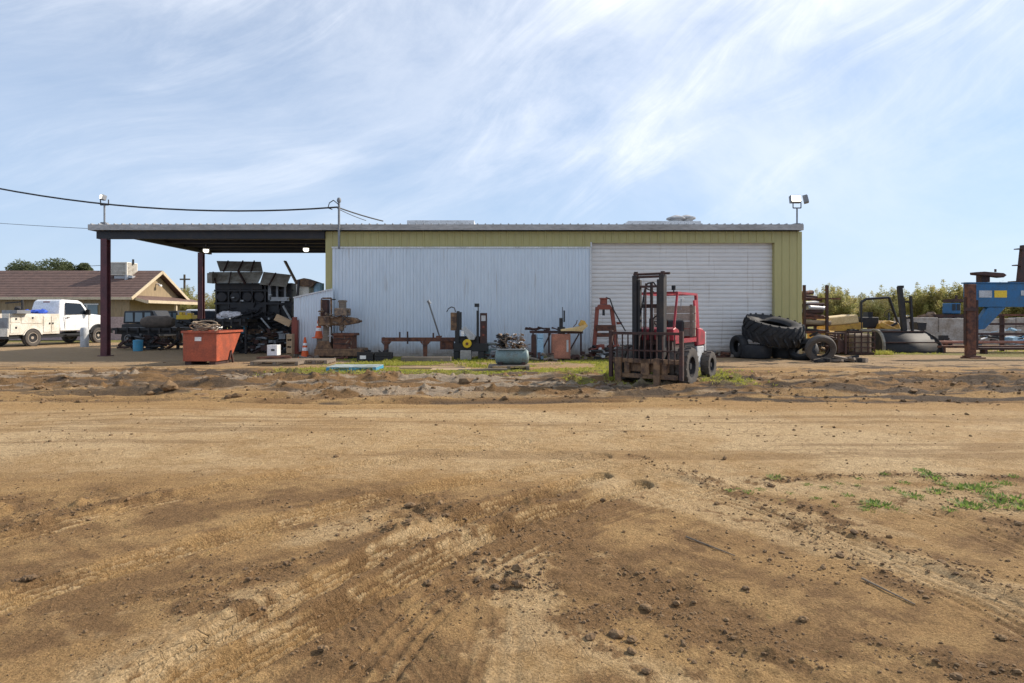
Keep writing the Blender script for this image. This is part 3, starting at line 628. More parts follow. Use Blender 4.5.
# pent roof over the gable end
MB().prism([(hx+.0, 3.0), (-24.2, 2.62), (-24.2, 2.52), (hx, 2.9)], 'y', hy0-.1, 47.2).build('porch_roof', M['shingle'], hs)
MB().box(-24.21, -24.15, hy0-.13, 47.2, 2.46, 2.66).prism([(hx+.02, 2.98), (-24.2, 2.6), (-24.2, 2.42), (hx+.02, 2.8)], 'y', hy0-.14, hy0-.105).build('porch_fascia', M['tancream'], hs)
for y in (43.5, 47.0): MB().box(-24.45, -24.3, y-.07, y+.07, 0, 2.5).build('porch_post', M['tancream'], hs)
wn = MB().box(-29.0, -27.6, hy0-.055, hy0-.032, 1.3, 2.35).build('window', M['glassl'], hs)
MB().box(-29.07, -27.53, hy0-.075, hy0-.057, 2.352, 2.42).box(-29.07, -27.53, hy0-.075, hy0-.057, 1.23, 1.298).box(-28.33, -28.27, hy0-.075, hy0-.057, 1.3, 2.35).build('frame', M['white'], wn)
MB().tube((hx+.02, hyr, 3.9), (hx+.25, hyr, 3.85), .05).lathe([(.1, 0), (.14, -.12)], (hx+.28, hyr, 3.85)).build('gable_lamp', M['white'], hs)
# evaporative cooler on the roof
cy = 41.7; cx0, cx1 = X(108, cy), X(127, cy)
ck = MB().box(cx0, cx1, cy, cy+1.2, Z(275, cy), Z(262, cy)).build('cooler', M['cream'], hs, bevel=.02)
lv = MB()
for k in range(9): z = Z(274, cy)+k*.09; lv.box(cx0+.1, cx1-.1, cy-.015, cy-.003, z, z+.05); lv.box(cx1+.003, cx1+.015, cy+.1, cy+1.1, z, z+.05)
lv.build('louvre', M['panelg'], ck)
MB().box(cx1+.0, cx1+.3, cy+.1, cy+1.0, Z(278, cy), Z(275.5, cy)).tube((cx1-.1, cy+.1, Z(275, cy)), (cx1-.1, cy+.1, 3.4), .12).box(cx0+.3, cx0+1.0, cy+.2, cy+.9, 3.8, Z(275.2, cy)).build('cooler_duct', M['alu'], ck)
MB().tube((cx1+.05, cy+.6, Z(264, cy)), (cx1+.05, cy+.6, Z(258.5, cy)), .07).build('vent_pipe', M['black'], hs)

# ------------------------------------------------------------------ trees
def tree_mesh(seed, ht, cr, nl, ls, trunk_r, kind='round'):
    rd_ = random.Random(seed); tm = MB(); lf = MB(); cl = []
    if kind == 'round':
        tm.tube((0, 0, -.2), (0, 0, ht*.45), trunk_r, 8, trunk_r*.6)
        for i in range(9):
            a = rd_.uniform(0, 2*PI); rr = cr*rd_.uniform(.3, .85); zt_ = ht*rd_.uniform(.55, .9)
            q = Vector((math.cos(a)*rr, math.sin(a)*rr, zt_)); tm.tube((0, 0, ht*rd_.uniform(.25, .45)), q, trunk_r*.35, 6, trunk_r*.1)
            cl.append((q, cr*rd_.uniform(.3, .5)))
        cl.append((Vector((0, 0, ht*.8)), cr*.5))
    else:      # many thin upright shoots from a short trunk
        tm.tube((0, 0, -.2), (0, 0, ht*.22), trunk_r, 7, trunk_r*.8)
        for i in range(44):
            a = rd_.uniform(0, 2*PI); rr = cr*rd_.uniform(.15, 1); zt_ = ht*rd_.uniform(.55, 1.0)*(1-.2*rr/cr)
            p = Vector((math.cos(a)*rr*.35, math.sin(a)*rr*.35, ht*.4)); q = Vector((math.cos(a)*rr, math.sin(a)*rr, zt_))
            tm.tube((0, 0, ht*.18), p, trunk_r*.35, 5, trunk_r*.2); tm.tube(p, q, trunk_r*.2, 5, trunk_r*.04)
            for k in range(7):
                cl.append((p.lerp(q, .05+k*.16), cr*.26*(1-.11*k)))
    per = nl//len(cl)
    for c, r in cl:
        for _ in range(per):
            d = Vector((rd_.gauss(0, 1), rd_.gauss(0, 1), rd_.gauss(0, 1))); d = d.normalized()*r*rd_.random()**.4
            d.z *= .8 if kind == 'round' else 1.7; p = c+d; s_ = ls*rd_.uniform(.5, 1.3)
            a = Vector((rd_.gauss(0, 1), rd_.gauss(0, 1), rd_.gauss(0, .7))).normalized(); b2 = a.orthogonal().normalized()
            lf.add([p-a*s_, p+b2*s_*.45, p+a*s_, p-b2*s_*.45], [(0, 1, 2, 3)])
    return tm, lf
def tree(name, label, loc, seed, ht, cr, nl, ls, tr, kind, lm, group):
    t = thing(name, label, 'tree', loc, random.uniform(0, 6), group, local=True)
    tm, lf = tree_mesh(seed, ht, cr, nl, ls, tr, kind)
    tm.build('trunk', M['bark'], t, smooth=True); lf.build('crown', lm, t); return t
for i, (px, py, Y, cr) in enumerate(((33, 262, 72, 2.4), (50, 257.5, 70, 2.9), (67, 260, 73, 2.6), (79, 263, 74, 1.9), (22, 266, 76, 2.2))):
    tree('oak_tree', ['round dark tree top left of the tallest one behind the house roof', 'tallest dark green tree top showing behind the house roof', 'dark tree top just right of the tallest one behind the house', 'small rightmost dark tree top behind the house ridge', 'low leftmost dark tree top behind the house ridge'][i], (X(px, Y), Y, 0), 40+i, Z(py, Y)+.6, cr, 3200, .17, .25, 'round', M['leaf'], 'trees behind the house')
orch = [tree('orchard_tree', 'yellow-green orchard tree in the row beyond the yard', (300, 300, 0), 60+i, 4.1+.3*i, 2.2, 11000, .085, .12, 'shoot', M['orch'], 'orchard trees beyond the yard') for i in range(4)]
spots = []
rr = random.Random(3)
for row, (Y, x0, x1, stp) in enumerate(((56, 25, 62, 3.3), (61, 26, 68, 3.1), (67, 29, 74, 3.3))):
    x = x0
    while x < x1: spots.append((x+rr.uniform(-.6, .6), Y+rr.uniform(-.5, .5), rr.uniform(.85, 1.12))); x += stp
for Y in (60, 65):
    x = -35 
    while x < -19: spots.append((x, Y, rr.uniform(.85, 1.05))); x += 3.4
spots.sort(key=lambda s: s[1])
for i, (x, y, s_) in enumerate(spots):
    if i < 4: o = orch[i]; o.location = (x, y, 0); o.scale = (s_,)*3
    else: o = dup(orch[rr.randrange(4)], (x, y, 0), rr.uniform(0, 6), scale=s_)
# far utility pole
Y = 78; t = thing('utility_pole', 'distant wooden utility pole with crossarm beyond the house gable', 'utility pole', (X(184.5, Y), Y, 0))
MB().tube((X(184.5, Y), Y, 0), (X(184.5, Y), Y, Z(274.5, Y)), .17, 8, .13).build('pole', M['bark'], t)
MB().box(X(180, Y), X(190, Y), Y-.08, Y+.08, Z(280, Y), Z(278.6, Y)).build('crossarm', M['bark'], t)

# ------------------------------------------------------------------ wheels
def tyre_prof(r, w, hub, n=9):
    """outer torus-like section"""
    p = [(hub, -w/2*.8), (r*.86, -w/2), (r*.96, -w/2*.92), (r, -w/2*.7), (r, w/2*.7), (r*.96, w/2*.92), (r*.86, w/2), (hub, w/2*.8), (hub-.01, 0)]
    return p+[p[0]]
def add_wheel(parent, c, r, w, hub, Mx, rimmat, tmat=None, name='wheel', lugs=0, dish=.3):
    """axis along local x after matrix Mx"""
    m = MB(); m.lathe(tyre_prof(r, w, hub), c, 'x', 32, Mx)
    if lugs:
        for k in range(lugs):
            for sx in (-1, 1):
                a = 2*PI*(k+.25*sx)/lugs; a2 = a+.35*PI/lugs*2*.6
                p = Vector((sx*w*.47, math.cos(a)*r, math.sin(a)*r)); q = Vector((sx*w*.03, math.cos(a2)*r, math.sin(a2)*r))
                if Mx: p = Mx @ p; q = Mx @ q
                m.beam(p+Vector(c), q+Vector(c), r*.07, r*.09)
    o = m.build(name, tmat or M['rubber'], parent, smooth=True)
    if rimmat:
        g = MB(); g.lathe([(hub+.005, -w*.42), (hub*.92, -w*.42), (hub*.86, -w*.1), (hub*.4, -w*.05), (hub*.35, w*.0), (hub*.35, w*.05), (hub*.4, w*.05), (hub*.86, w*.1), (hub*.92, w*.42), (hub+.005, w*.42)], c, 'x', 24, Mx, cap=False)
        g.lathe([(.0001, -w*.30), (hub*.30, -w*.30), (hub*.34, -w*.02), (hub*.34, w*.02), (hub*.30, w*.30), (.0001, w*.30)], c, 'x', 12, Mx)
        g.build('rim', rimmat, o, smooth=True)
    return o

# ------------------------------------------------------------------ utility truck (local: forward +y, x right)
th = R(-9)
t = thing('utility_truck', 'white service truck with tool compartments parked beside the house', 'truck', (-26.42, 31.9, 0), th, local=True)
m = MB()
m.box(.62, 1.06, -1.25, 1.62, .62, 1.72).box(-1.06, -.62, -1.25, 1.62, .62, 1.72).box(-.62, .62, -1.25, 1.62, .85, 1.0).box(-.62, .62, 1.5, 1.62, 1.0, 1.72)
sb = m.build('service_body', M['cream'], t, bevel=.02)
dz = MB(); 
for y0, y1, z0, z1 in ((.62, 1.05, .72, 1.6), (1.1, 1.55, .72, 1.6), (-.62, .56, 1.2, 1.6), (-1.18, -.68, .72, 1.2), (-1.18, -.68, 1.25, 1.6)):
    dz.box(1.063, 1.082, y0, y1, z0, z1)
dr = dz.build('compartment_doors', M['cream'], sb, bevel=.01)
hd = MB()
for y, z in ((.98, 1.2), (1.17, 1.2), (0, 1.5), (-.9, 1.0), (-.9, 1.45)): hd.box(1.083, 1.1, y-.04, y+.04, z-.05, z+.05)
hd.build('latch', M['black'], dr)
ar = MB(); ar.lathe([(.50, 0), (.56, 0), (.56, .05), (.50, .05), (.50, 0)], (1.06, 0, .44), 'x', 28); ar.v = [(v[0], v[1], max(v[2], .60)) for v in ar.v]; ar.build('wheel_arch', M['cream'], sb)
MB().lathe([(.0001, -.01), (.50, -.01), (.50, .012), (.0001, .012)], (1.066, 0, .44), 'x', 28).build('arch_shadow_liner', M['black'], sb)  # flat black disc standing in for the shade inside the wheel arch
MB().box(-1.05, 1.05, -1.32, -1.252, .55, .95).build('rear_bumper', M['cream'], t)
MB().box(-.6, 1.04, -1.29, -1.253, 1.0, 1.5).build('tailgate', M['greym'], t)
# cab
cabp = [(1.68, .75), (1.68, 1.62), (1.82, 2.42), (2.0, 2.53), (3.05, 2.50), (3.3, 2.36), (3.72, 1.72), (4.7, 1.62), (5.12, 1.5), (5.2, 1.2), (5.2, .8), (4.9, .75)]
cb = MB().prism(cabp, 'x', -1.0, 1.0)
cb.v = [(v[0]*(1 if v[2] < 1.7 else 1-.17*(min(v[2], 2.5)-1.7)/.8), v[1], v[2]) for v in cb.v]
body = cb.build('cab', M['white'], t, bevel=.05)
MB().add([(-.82, 1.71, 1.72), (.82, 1.71, 1.72), (.76, 1.815, 2.30), (-.76, 1.815, 2.30)], [(0, 1, 2, 3)]).build('rear_window', M['glass'], t)
MB().box(-.2, .2, 1.80, 1.83, 2.36, 2.42, rot=(R(-10), 0, 0)).build('brake_lamp', M['redold'], t)
MB().add([(1.0, 2.05, 1.70), (1.0, 3.5, 1.70), (.885, 3.12, 2.32), (.86, 2.10, 2.36)], [(0, 1, 2, 3)]).build('side_window', M['glass'], t)
MB().add([(.86, 3.32, 2.34), (-.86, 3.32, 2.34), (-.97, 3.76, 1.72), (.97, 3.76, 1.72)], [(0, 1, 2, 3)]).build('windshield', M['glass'], t)
MB().box(1.003, 1.012, 1.98, 2.0, .85, 1.7).box(1.003, 1.012, 3.55, 3.57, .85, 1.7).box(1.003, 1.03, 2.1, 2.28, 1.5, 1.54).build('door_line', M['blacks'], t)
MB().box(1.02, 1.28, 3.30, 3.42, 1.66, 1.98).build('mirror', M['black'], t, bevel=.02)
MB().lathe([(.0001, -.01), (.56, -.01), (.56, .012), (.0001, .012)], (1.003, 4.2, .5), 'x', 28).build('front_wheel_well', M['black'], t)
fl_ = MB().lathe([(.55, 0), (.63, 0), (.63, .1), (.55, .1), (.55, 0)], (1.0, 4.2, .5), 'x', 28); fl_.v = [(v[0], v[1], max(v[2], .6)) for v in fl_.v]; fl_.build('fender_flare', M['black'], t)
MB().box(-.95, .95, -1.2, 4.8, .42, .62).box(1.0, 1.12, 2.0, 3.5, .5, .56).build('chassis', M['black'], t)
MB().box(-1.0, 1.0, 5.21, 5.33, .55, .85).build('front_bumper', M['black'], t)
for x, y in ((.99, 0), (-.99, 0), (.95, 4.2), (-.95, 4.2)): add_wheel(t, (x, y, .45), .45, .3, .27, None, M['dusty'], M['rubberd'])
t2 = thing('blue_tarp', 'bright blue tarp bundled on the bed of the white service truck', 'tarp', (-26.4, 32.6, 1.72), th, local=True)
tp = MB(); rr = random.Random(4)
for k in range(8): tp.rock((-.55+k*.2, .3+rr.uniform(-.2, .2), .1), .2, .25, rr, 2)
tp.build('tarp_folds', M['bluebright'], t2, smooth=True)
t3 = thing('grey_toolbox', 'grey steel toolbox on the rear of the white service truck', 'toolbox', (-25.65, 31.0, 1.72), th, local=True)
MB().box(-.5, .42, -.3, .45, -.0, .18).build('box_body', M['greym'], t3, bevel=.01); MB().beam((-.6, 0, .55), (.3, .1, .62), .06).tube((.3, .1, .18), (.3, .1, .72), .05).rock((0, .1, .28), .2).build('hose_reel', M['blacks'], t3)
# pipe bollard
x, Y = X(84.5, 31), 31
solo(MB().lathe([(.0001, -.05), (.19, -.05), (.19, .92), (.15, 1.0), (.0001, 1.03)], (x, Y, 0), n=16), 'bollard', M['lgrey'], 'short pale concrete-filled pipe bollard in front of the service truck', 'bollard', smooth=True)

# ------------------------------------------------------------------ clutter under the carport, left
def flat_trailer(name, label, px0, px1, py, Y, d, mt=M['blacks']):
    t = thing(name, label, 'trailer', (X((px0+px1)/2, Y), Y, 0)); z = Z(py, Y); x0, x1 = X(px0, Y), X(px1, Y)
    MB().box(x0, x1, Y, Y+d, z-.12, z).box(x0, x1, Y+.2, Y+.3, z-.3, z-.125).box(x0, x1, Y+d-.3, Y+d-.2, z-.3, z-.125).build('deck', mt, t)
    for k in range(6): xx = x0+(x1-x0)*(k+.5)/6; MB().box(xx-.04, xx+.04, Y-.06, Y-.002, z-.25, z+.02).build('stake_pocket', mt, t)
    for xx in (x0+.35*(x1-x0), x0+.6*(x1-x0)): add_wheel(t, (xx, Y+.15, .38), .38, .22, .2, Matrix.Rotation(PI/2, 3, 'Z'), M['greym'])
    MB().tube((x1-.1, Y+.3, z-.2), (x1-.1, Y+.3, 0), .05).build('jack', mt, t)
    return t
# black off-road vehicle
def soft_suv(px0, px1, Y, label):
    x0, x1 = X(px0, Y), X(px1, Y); t = thing('off_road_car', label, 'car', ((x0+x1)/2, Y, 0)); L_ = x1-x0
    MB().prism([(x0, .5), (x0, 1.15), (x0+.12*L_, 1.2), (x0+L_, 1.2), (x0+L_*1.02, .5)], 'y', Y, Y+1.7).build('body', M['black'], t, bevel=.04)
    MB().prism([(x0+.02*L_, 1.21), (x0+.05*L_, 1.86), (x0+.80*L_, 1.9), (x0+.97*L_, 1.21)], 'y', Y+.08, Y+1.6).build('hard_top', M['black'], t, bevel=.04)
    for a, b_ in ((.09, .30), (.35, .56), (.61, .78)):
        MB().add([(x0+a*L_, Y+.07, 1.3), (x0+b_*L_, Y+.07, 1.3), (x0+(b_-.01)*L_, Y+.07, 1.78), (x0+(a+.01)*L_, Y+.07, 1.78)], [(0, 1, 2, 3)]).build('window', M['glassl'], t)
    for f in (.2, .8): add_wheel(t, (x0+f*L_, Y+.1, .4), .4, .24, .22, Matrix.Rotation(PI/2, 3, 'Z'), M['greym'])
soft_suv(121, 158, 31.5, 'black boxy off-road vehicle parked under the carport behind the brown tarp roll')
soft_suv(159, 180, 33.5, 'second black boxy vehicle further back, right of the first under the carport')
# white pickup behind, facing camera
Y = 34.5; x0, x1 = X(167, Y), X(214, Y)
t = thing('white_pickup', 'white pickup seen nose-on behind the yellow engine at the back of the carport', 'pickup', ((x0+x1)/2, Y, 0))
MB().prism([(x0, .5), (x0, 1.25), (x0+.15, 1.4), (x1-.15, 1.4), (x1, 1.25), (x1, .5)], 'y', Y, Y+1.2).build('hood', M['white'], t, bevel=.06)
MB().prism([(x0+.1, 1.38), (x0+.45, 2.0), (x1-.45, 2.0), (x1-.1, 1.38)], 'y', Y+1.21, Y+2.8).build('cab', M['white'], t, bevel=.05)
MB().prism([(x0+.26, 1.42), (x0+.55, 1.9), (x1-.55, 1.9), (x1-.26, 1.42)], 'y', Y+1.18, Y+1.205).build('windshield', M['glass'], t)
MB().box(x0+.4, x1-.4, Y-.03, Y-.002, .75, 1.15).build('grille', M['black'], t)
for xx in (x0+.25, x1-.25): add_wheel(t, (xx, Y+.5, .4), .4, .25, .22, None, M['greym'])
for xx in (x0+.22, x1-.22): MB().box(xx-.14, xx+.14, Y-.03, Y-.002, .95, 1.15).build('headlight', M['glassl'], t)
flat_trailer('flatbed_trailer', 'low black flatbed trailer loaded with a brown tarp roll', 112, 176, 328, 28.6, 1.9)
x0, x1 = X(136, 28.7), X(168, 28.7); tb = MB(); rr = random.Random(8)
tb.lathe([(.0001, x0), (.20, x0), (.30, x0+.25), (.33, (x0+x1)/2-.2), (.30, (x0+x1)/2+.2), (.32, x1-.3), (.2, x1), (.0001, x1)], (0, 29.2, Z(328, 28.6)+.27), 'x', 16)
solo(tb, 'tarp_roll', M['tarp'], 'long brown rolled tarp lying on the black flatbed trailer', 'tarp', smooth=True)
Y = 28.9; x0 = X(176, Y); x1 = X(192, Y)
t = thing('yellow_engine', 'yellow and black engine on a stand, right of the brown tarp roll', 'engine', ((x0+x1)/2, Y, 0))
MB().box(x0, x1, Y, Y+.5, Z(319.5, Y), Z(315, Y)).box(x0+.08, x0+.25, Y+.1, Y+.4, Z(315, Y)+.002, Z(312, Y)).box(x1-.3, x1-.1, Y+.1, Y+.4, Z(315, Y)+.002, Z(313, Y)).build('engine_cover', M['yel2'], t, bevel=.02)
m = MB(); rr = random.Random(2)
m.box(x0-.05, x1+.1, Y+.02, Y+.6, Z(327, Y), Z(319.6, Y)); [m.rock((rr.uniform(x0, x1), Y+.0, rr.uniform(Z(326, Y), Z(320, Y))), .12, .3, rr) for _ in range(8)]
m.build('engine_block', M['black'], t)
MB().box(x0, x0+.08, Y+.1, Y+.18, 0, Z(327, Y)-.002).box(x1-.08, x1, Y+.1, Y+.18, 0, Z(327, Y)-.002).box(x0, x1, Y+.1, Y+.18, .2, .28).build('stand', M['rustd'], t)
# blue barrel and small jumble below the trailer
Y = 27.4; solo(MB().lathe([(.0001, 0), (.2, 0), (.21, .2), (.2, .25), (.21, .5), (.0001, .52)], (X(138, Y), Y, 0), n=16), 'blue_drum', M['bluep'], 'small blue drum on the dirt under the flatbed trailer', 'drum', smooth=True)
def junk(name, label, cat, px0, px1, pyt, Y, d, n_, mats, seed, s_=(.1, .35)):
    rr = random.Random(seed); t = thing(name, label, cat, (X((px0+px1)/2, Y), Y, 0)); top = Z(pyt, Y)
    for k, (mn, mm) in enumerate(mats):
        m = MB()
        for _ in range(n_):
            x = X(rr.uniform(px0, px1), Y); y = Y+rr.uniform(0, d); a = rr.uniform(*s_); lim = max(.08, (top)*(1-abs((x-X((px0+px1)/2, Y))/(X(px1, Y)-X(px0, Y)+.01))*1.1))
            z = rr.uniform(.02, lim)
            q = rr.random()
            if q < .35: m.box(x-a, x+a, y-a*.3, y+a*.3, z-.03, z+.05, rot=(rr.uniform(-.3, .3), rr.uniform(-.5, .5), rr.uniform(0, 3)))
            elif q < .7: m.tube((x-a, y, z), (x+a, y+rr.uniform(-a, a), z+rr.uniform(-a, a)*.5), rr.uniform(.015, .05), 7)
            else: m.box(x-a*.5, x+a*.5, y-a*.4, y+a*.4, max(0, z-a*.4), z+a*.3, rot=(0, rr.uniform(-.2, .2), rr.uniform(0, 3)))
        m.build(mn, mm, t)
    return t
junk('scrap_pile', 'dark jumble of metal parts under the flatbed trailer', 'scrap pile', 115, 175, 333, 28.0, .6, 18, (('dark_parts', M['black']), ('rusty_parts', M['rustd'])), 11)

# ------------------------------------------------------------------ orange hopper
Y = 19.6; x0, x1 = X(183, Y), X(234, Y); zt = Z(332, Y)
t = thing('dump_hopper', 'red-orange steel dump hopper with a sloped side and white sticker', 'dumpster', ((x0+x1)/2, Y, 0))
x1 = X(216.5, Y); yb0 = Y+1.0; yb1 = Y+1.8; z0 = .12
m = MB(); m.add([(x0, Y, z0), (x1, Y, z0), (x1, Y, zt), (x0, Y, zt), (x0, yb0, z0), (x1, yb0, z0), (x1, yb1, zt), (x0, yb1, zt)],
      [(0, 1, 2, 3), (5, 4, 7, 6), (0, 4, 5, 1), (1, 5, 6, 2), (0, 3, 7, 4)])
hb = m.build('hopper_bin', M['dumpor'], t)
sm = hb.modifiers.new('shell', 'SOLIDIFY'); sm.thickness = .03
MB().beam((x0-.04, Y-.035, zt), (x1+.04, Y-.035, zt), .06, .07).beam((x0-.04, yb1+.03, zt), (x1+.04, yb1+.03, zt), .06, .07).beam((x0-.035, Y, zt+.001), (x0-.035, yb1, zt+.001), .06, .07).beam((x1+.035, Y, zt+.001), (x1+.035, yb1, zt+.001), .06, .07).build('rim', M['dumpor'], t)
for xx in (x0+.05, x1-.25): MB().box(xx, xx+.2, Y+.03, yb0+.05, -.03, .115).build('fork_skid', M['rustd'], t)
MB().beam((x1+.03, Y+.8, .1), (x1+.03, Y+.95, .42), .05).beam((x1+.03, Y+1.1, .0), (x1+.03, Y+.95, .42), .05).build('latch', M['rustd'], t)
MB().box(X(195, Y), X(201.5, Y), Y-.02, Y-.008, Z(341, Y), Z(337, Y)).build('sticker', M['white'], t)
m = MB()
for a in range(7):
    rr = random.Random(a); c = Vector((X(190+rr.uniform(0, 10), Y), Y+.5, zt+.06+.03*a)); r_ = .28+rr.uniform(-.08, .05)
    pts = [c+Vector((math.cos(2*PI*k/16)*r_*1.2, math.sin(2*PI*k/16)*r_, math.sin(2*PI*k/16+a)*.12)) for k in range(17)]; m.path(pts, .022, 5)
solo(m, 'rope_coil', M['wood'], 'loose tan coil of rope on the orange hopper', 'rope')

# ------------------------------------------------------------------ black sorting machine
Y = 27.0; mt = M['black']
t = thing('sorting_machine', 'huge black farm machine with tilted grey panels on top under the carport', 'farm machine', (X(254, Y), Y, 0))
MB().pb(216, 292, 283, 318, Y+.25, 1.8).build('main_body', mt, t, bevel=.03)
fr = MB()
for px in (216, 228.5, 240, 252, 265, 278, 291): fr.pb(px-.8, px+.8, 283, 318, Y+.1, .14)
fr.pb(214, 293, 289.6, 291.4, Y+.09, .12).pb(214, 293, 302.5, 304.5, Y+.09, .12).pb(214, 293, 316, 318.5, Y+.09, .12); fr.build('frame', M['darksteel'], t)
for px in (221, 234.4, 246.6, 258.6):
    MB().lathe([(.0001, 0), (.20, 0), (.235, .03), (.235, .12)], (X(px, Y), Y+.06, Z(296.8, Y)), 'y', 20).build('fan_housing', M['darksteel'], t, smooth=True)
MB().pb(230, 266, 304.6, 312.5, Y+.05, .15).build('access_panel', M['darksteel'], t)
MB().pb(215, 262, 284, 289, Y+.05, .15).build('access_panel', M['darksteel'], t)
MB().pb(270, 289, 297, 301, Y-.05, .2).build('light_bar', M['lgrey'], t)
MB().pb(268, 271, 284, 300, Y-.05, .1).pb(276, 278, 284, 297, Y-.03, .1).pb(284, 286, 284, 297, Y-.03, .1).build('strut', M['greym'], t)
def qp(pts, Y0, Y1, th=.04):   # tilted panel: first two points at top (Y1), last two at bottom (Y0)
    P = [(X(pts[0][0], Y1), Y1, Z(pts[0][1], Y1)), (X(pts[1][0], Y1), Y1, Z(pts[1][1], Y1)), (X(pts[2][0], Y0), Y0, Z(pts[2][1], Y0)), (X(pts[3][0], Y0), Y0, Z(pts[3][1], Y0))]
    return MB().add(P+[(p[0], p[1]+th, p[2]+.01) for p in P], [(0, 1, 2, 3), (7, 6, 5, 4), (0, 4, 5, 1), (1, 5, 6, 2), (2, 6, 7, 3), (3, 7, 4, 0)])
pA = qp([(216.5, 261), (260.5, 261.8), (262.5, 271.8), (220, 271.5)], 27.0, 27.7).build('tilted_panel', M['panell'], t)
MB().beam((X(227, 27.3), 26.98, Z(271.5, 27)), (X(225, 27.3), 27.6, Z(261, 27.7)), .05).beam((X(241, 27.3), 26.98, Z(271.5, 27)), (X(240, 27.3), 27.6, Z(261, 27.7)), .05).beam((X(254, 27.3), 26.98, Z(271.5, 27)), (X(251.5, 27.3), 27.6, Z(261, 27.7)), .05).build('panel_rib', M['rustd'], pA)
pB = qp([(209, 272.2), (263, 272), (258, 283), (207, 283)], 26.6, 27.2).build('tilted_panel', M['panell'], t)
MB().beam((X(217, 26.6), 26.5, Z(283, 26.6)), (X(212, 27), 27.1, Z(272, 27.1)), .05).beam((X(246, 26.6), 26.5, Z(283.5, 26.6)), (X(238, 27), 27.05, Z(271.5, 27.1)), .08).beam((X(230, 26.6), 26.5, Z(283, 26.6)), (X(230, 27), 27.1, Z(272, 27.1)), .04).build('panel_rib', M['rustd'], pB)
MB().pb(207, 212, 273, 283, 26.5, .5).build('end_plate', M['panelg'], t)
pC = qp([(263.5, 272), (291, 275), (286, 287), (259.5, 284.5)], 26.6, 27.3).build('tilted_panel', M['panell'], t)
MB().beam((X(270, 26.6), 26.5, Z(285, 26.6)), (X(274, 27), 27.2, Z(273, 27.2)), .05).build('panel_rib', M['rustd'], pC)
lg = MB()
for px, a in ((222, 0), (244, 0), (268, 0), (290, 0)): lg.box(X(px, Y)-.07, X(px, Y)+.07, Y+.2, Y+.34, 0, Z(318, Y)).box(X(px, Y)-.07, X(px, Y)+.07, Y+1.8, Y+1.94, 0, Z(318, Y))
lg.box(X(222, Y), X(288, Y), Y+.9, Y+1.8, Z(341, Y), Z(318.5, Y)).box(X(246, Y), X(275, Y), Y+.0, Y+.89, Z(343, Y), Z(330, Y)).beam((X(238, Y), Y, Z(322, Y)), (X(248, Y), Y, Z(342, Y)), .08)
lg.build('leg', mt, t)
MB().pb(248, 276, 329, 345, Y-.1, .2).build('chute', M['rustbrown'], t)
MB().beam((X(251, Y), Y-.2, Z(319, Y)), (X(245, Y), Y-.2, Z(333, Y)), .14, .1).build('blue_ram', M['bluep'], t)
for px in (236, 284): add_wheel(t, (X(px, Y), Y+.1, .5), .5, .35, .25, Matrix.Rotation(PI/2, 3, 'Z'), M['darksteel'])
tt = MB(); rr = random.Random(21)
for _ in range(70):
    a, b_ = rr.uniform(216, 290), rr.uniform(306, 335); c_ = a+rr.uniform(-14, 14); tt.tube((X(a, Y), Y+rr.uniform(-.1, .1), Z(b_, Y)), (X(c_, Y), Y+rr.uniform(-.1, .1), Z(b_+rr.uniform(-6, 6), Y)), rr.uniform(.02, .05), 6)
tt.build('hose_bundle', M['darksteel'], t)
tt = MB(); rr = random.Random(22)
for _ in range(9): a, b_ = rr.uniform(220, 290), rr.uniform(292, 334); MB().box(X(a, Y), X(a+rr.uniform(1, 3), Y), Y-.12, Y-.02, Z(b_+rr.uniform(.5, 2), Y), Z(b_, Y)).build('highlight_bit', M['lgrey'], t)  # small pale boxes scattered as painted highlights on the near-black machine
MB().tube((X(284, Y), Y-.1, Z(306, Y)), (X(292, Y), Y-.1, Z(320, Y)), .05).build('pipe', M['lgrey'], t)
MB().tube((X(262, Y), Y-.1, Z(318, Y)), (X(272, Y), Y-.1, Z(330, Y)), .04).build('pipe', M['lgrey'], t)
solo(MB().beam((X(285, 26), 26, Z(261, 26)), (X(303, 26), 25.9, Z(294, 26)), .2, .05), 'leaning_plank', M['woodbeam'], 'dark plank leaning steeply against the black machine near the white screen', 'plank')
flat_trailer('black_trailer_deck', 'black trailer deck with a white bag on it in front of the big machine', 193, 245, 319, 25.0, 1.3)
m = MB(); rr = random.Random(5)
for q in range(6): m.rock((X(223+q*2.4, 25.3), 25.4+rr.uniform(-.1, .1), Z(319, 25)+.14+.05*(q % 2)), .22-.01*q, .3, rr, 2)
solo(m, 'white_bag', M['concrete_bag'], 'crumpled white plastic bag on the black trailer deck', 'bag', smooth=False)
Y = 25.6; t = thing('cream_machine', 'cream and rust hopper showing above the slanted white screen', 'farm machine', (X(306, Y), Y, 0))
MB().pb(296, 309, 284, 300, Y, .9).build('hopper_body', M['cream'], t, bevel=.02)
MB().pprism([(296, 280), (304, 278), (316, 282), (311, 287), (298, 286)], Y-.1, .8).build('hopper_lid', M['rustbrown'], t)
MB().tube((X(315, Y), Y+.3, 0), (X(315, Y), Y+.3, Z(290, Y)), .06).tube((X(316.5, Y), Y+.3, Z(293, Y)), (X(316.5, Y), Y+.3, Z(283, Y)), .22, 14).build('filter_can', M['lblue'], t)
MB().beam((X(298, Y), Y-.12, Z(300, Y)), (X(300, Y), Y-.12, Z(280, Y)), .08).box(X(297, Y), X(301, Y), Y+.1, Y+.2, 0, Z(299, Y)).build('post', M['darksteel'], t)
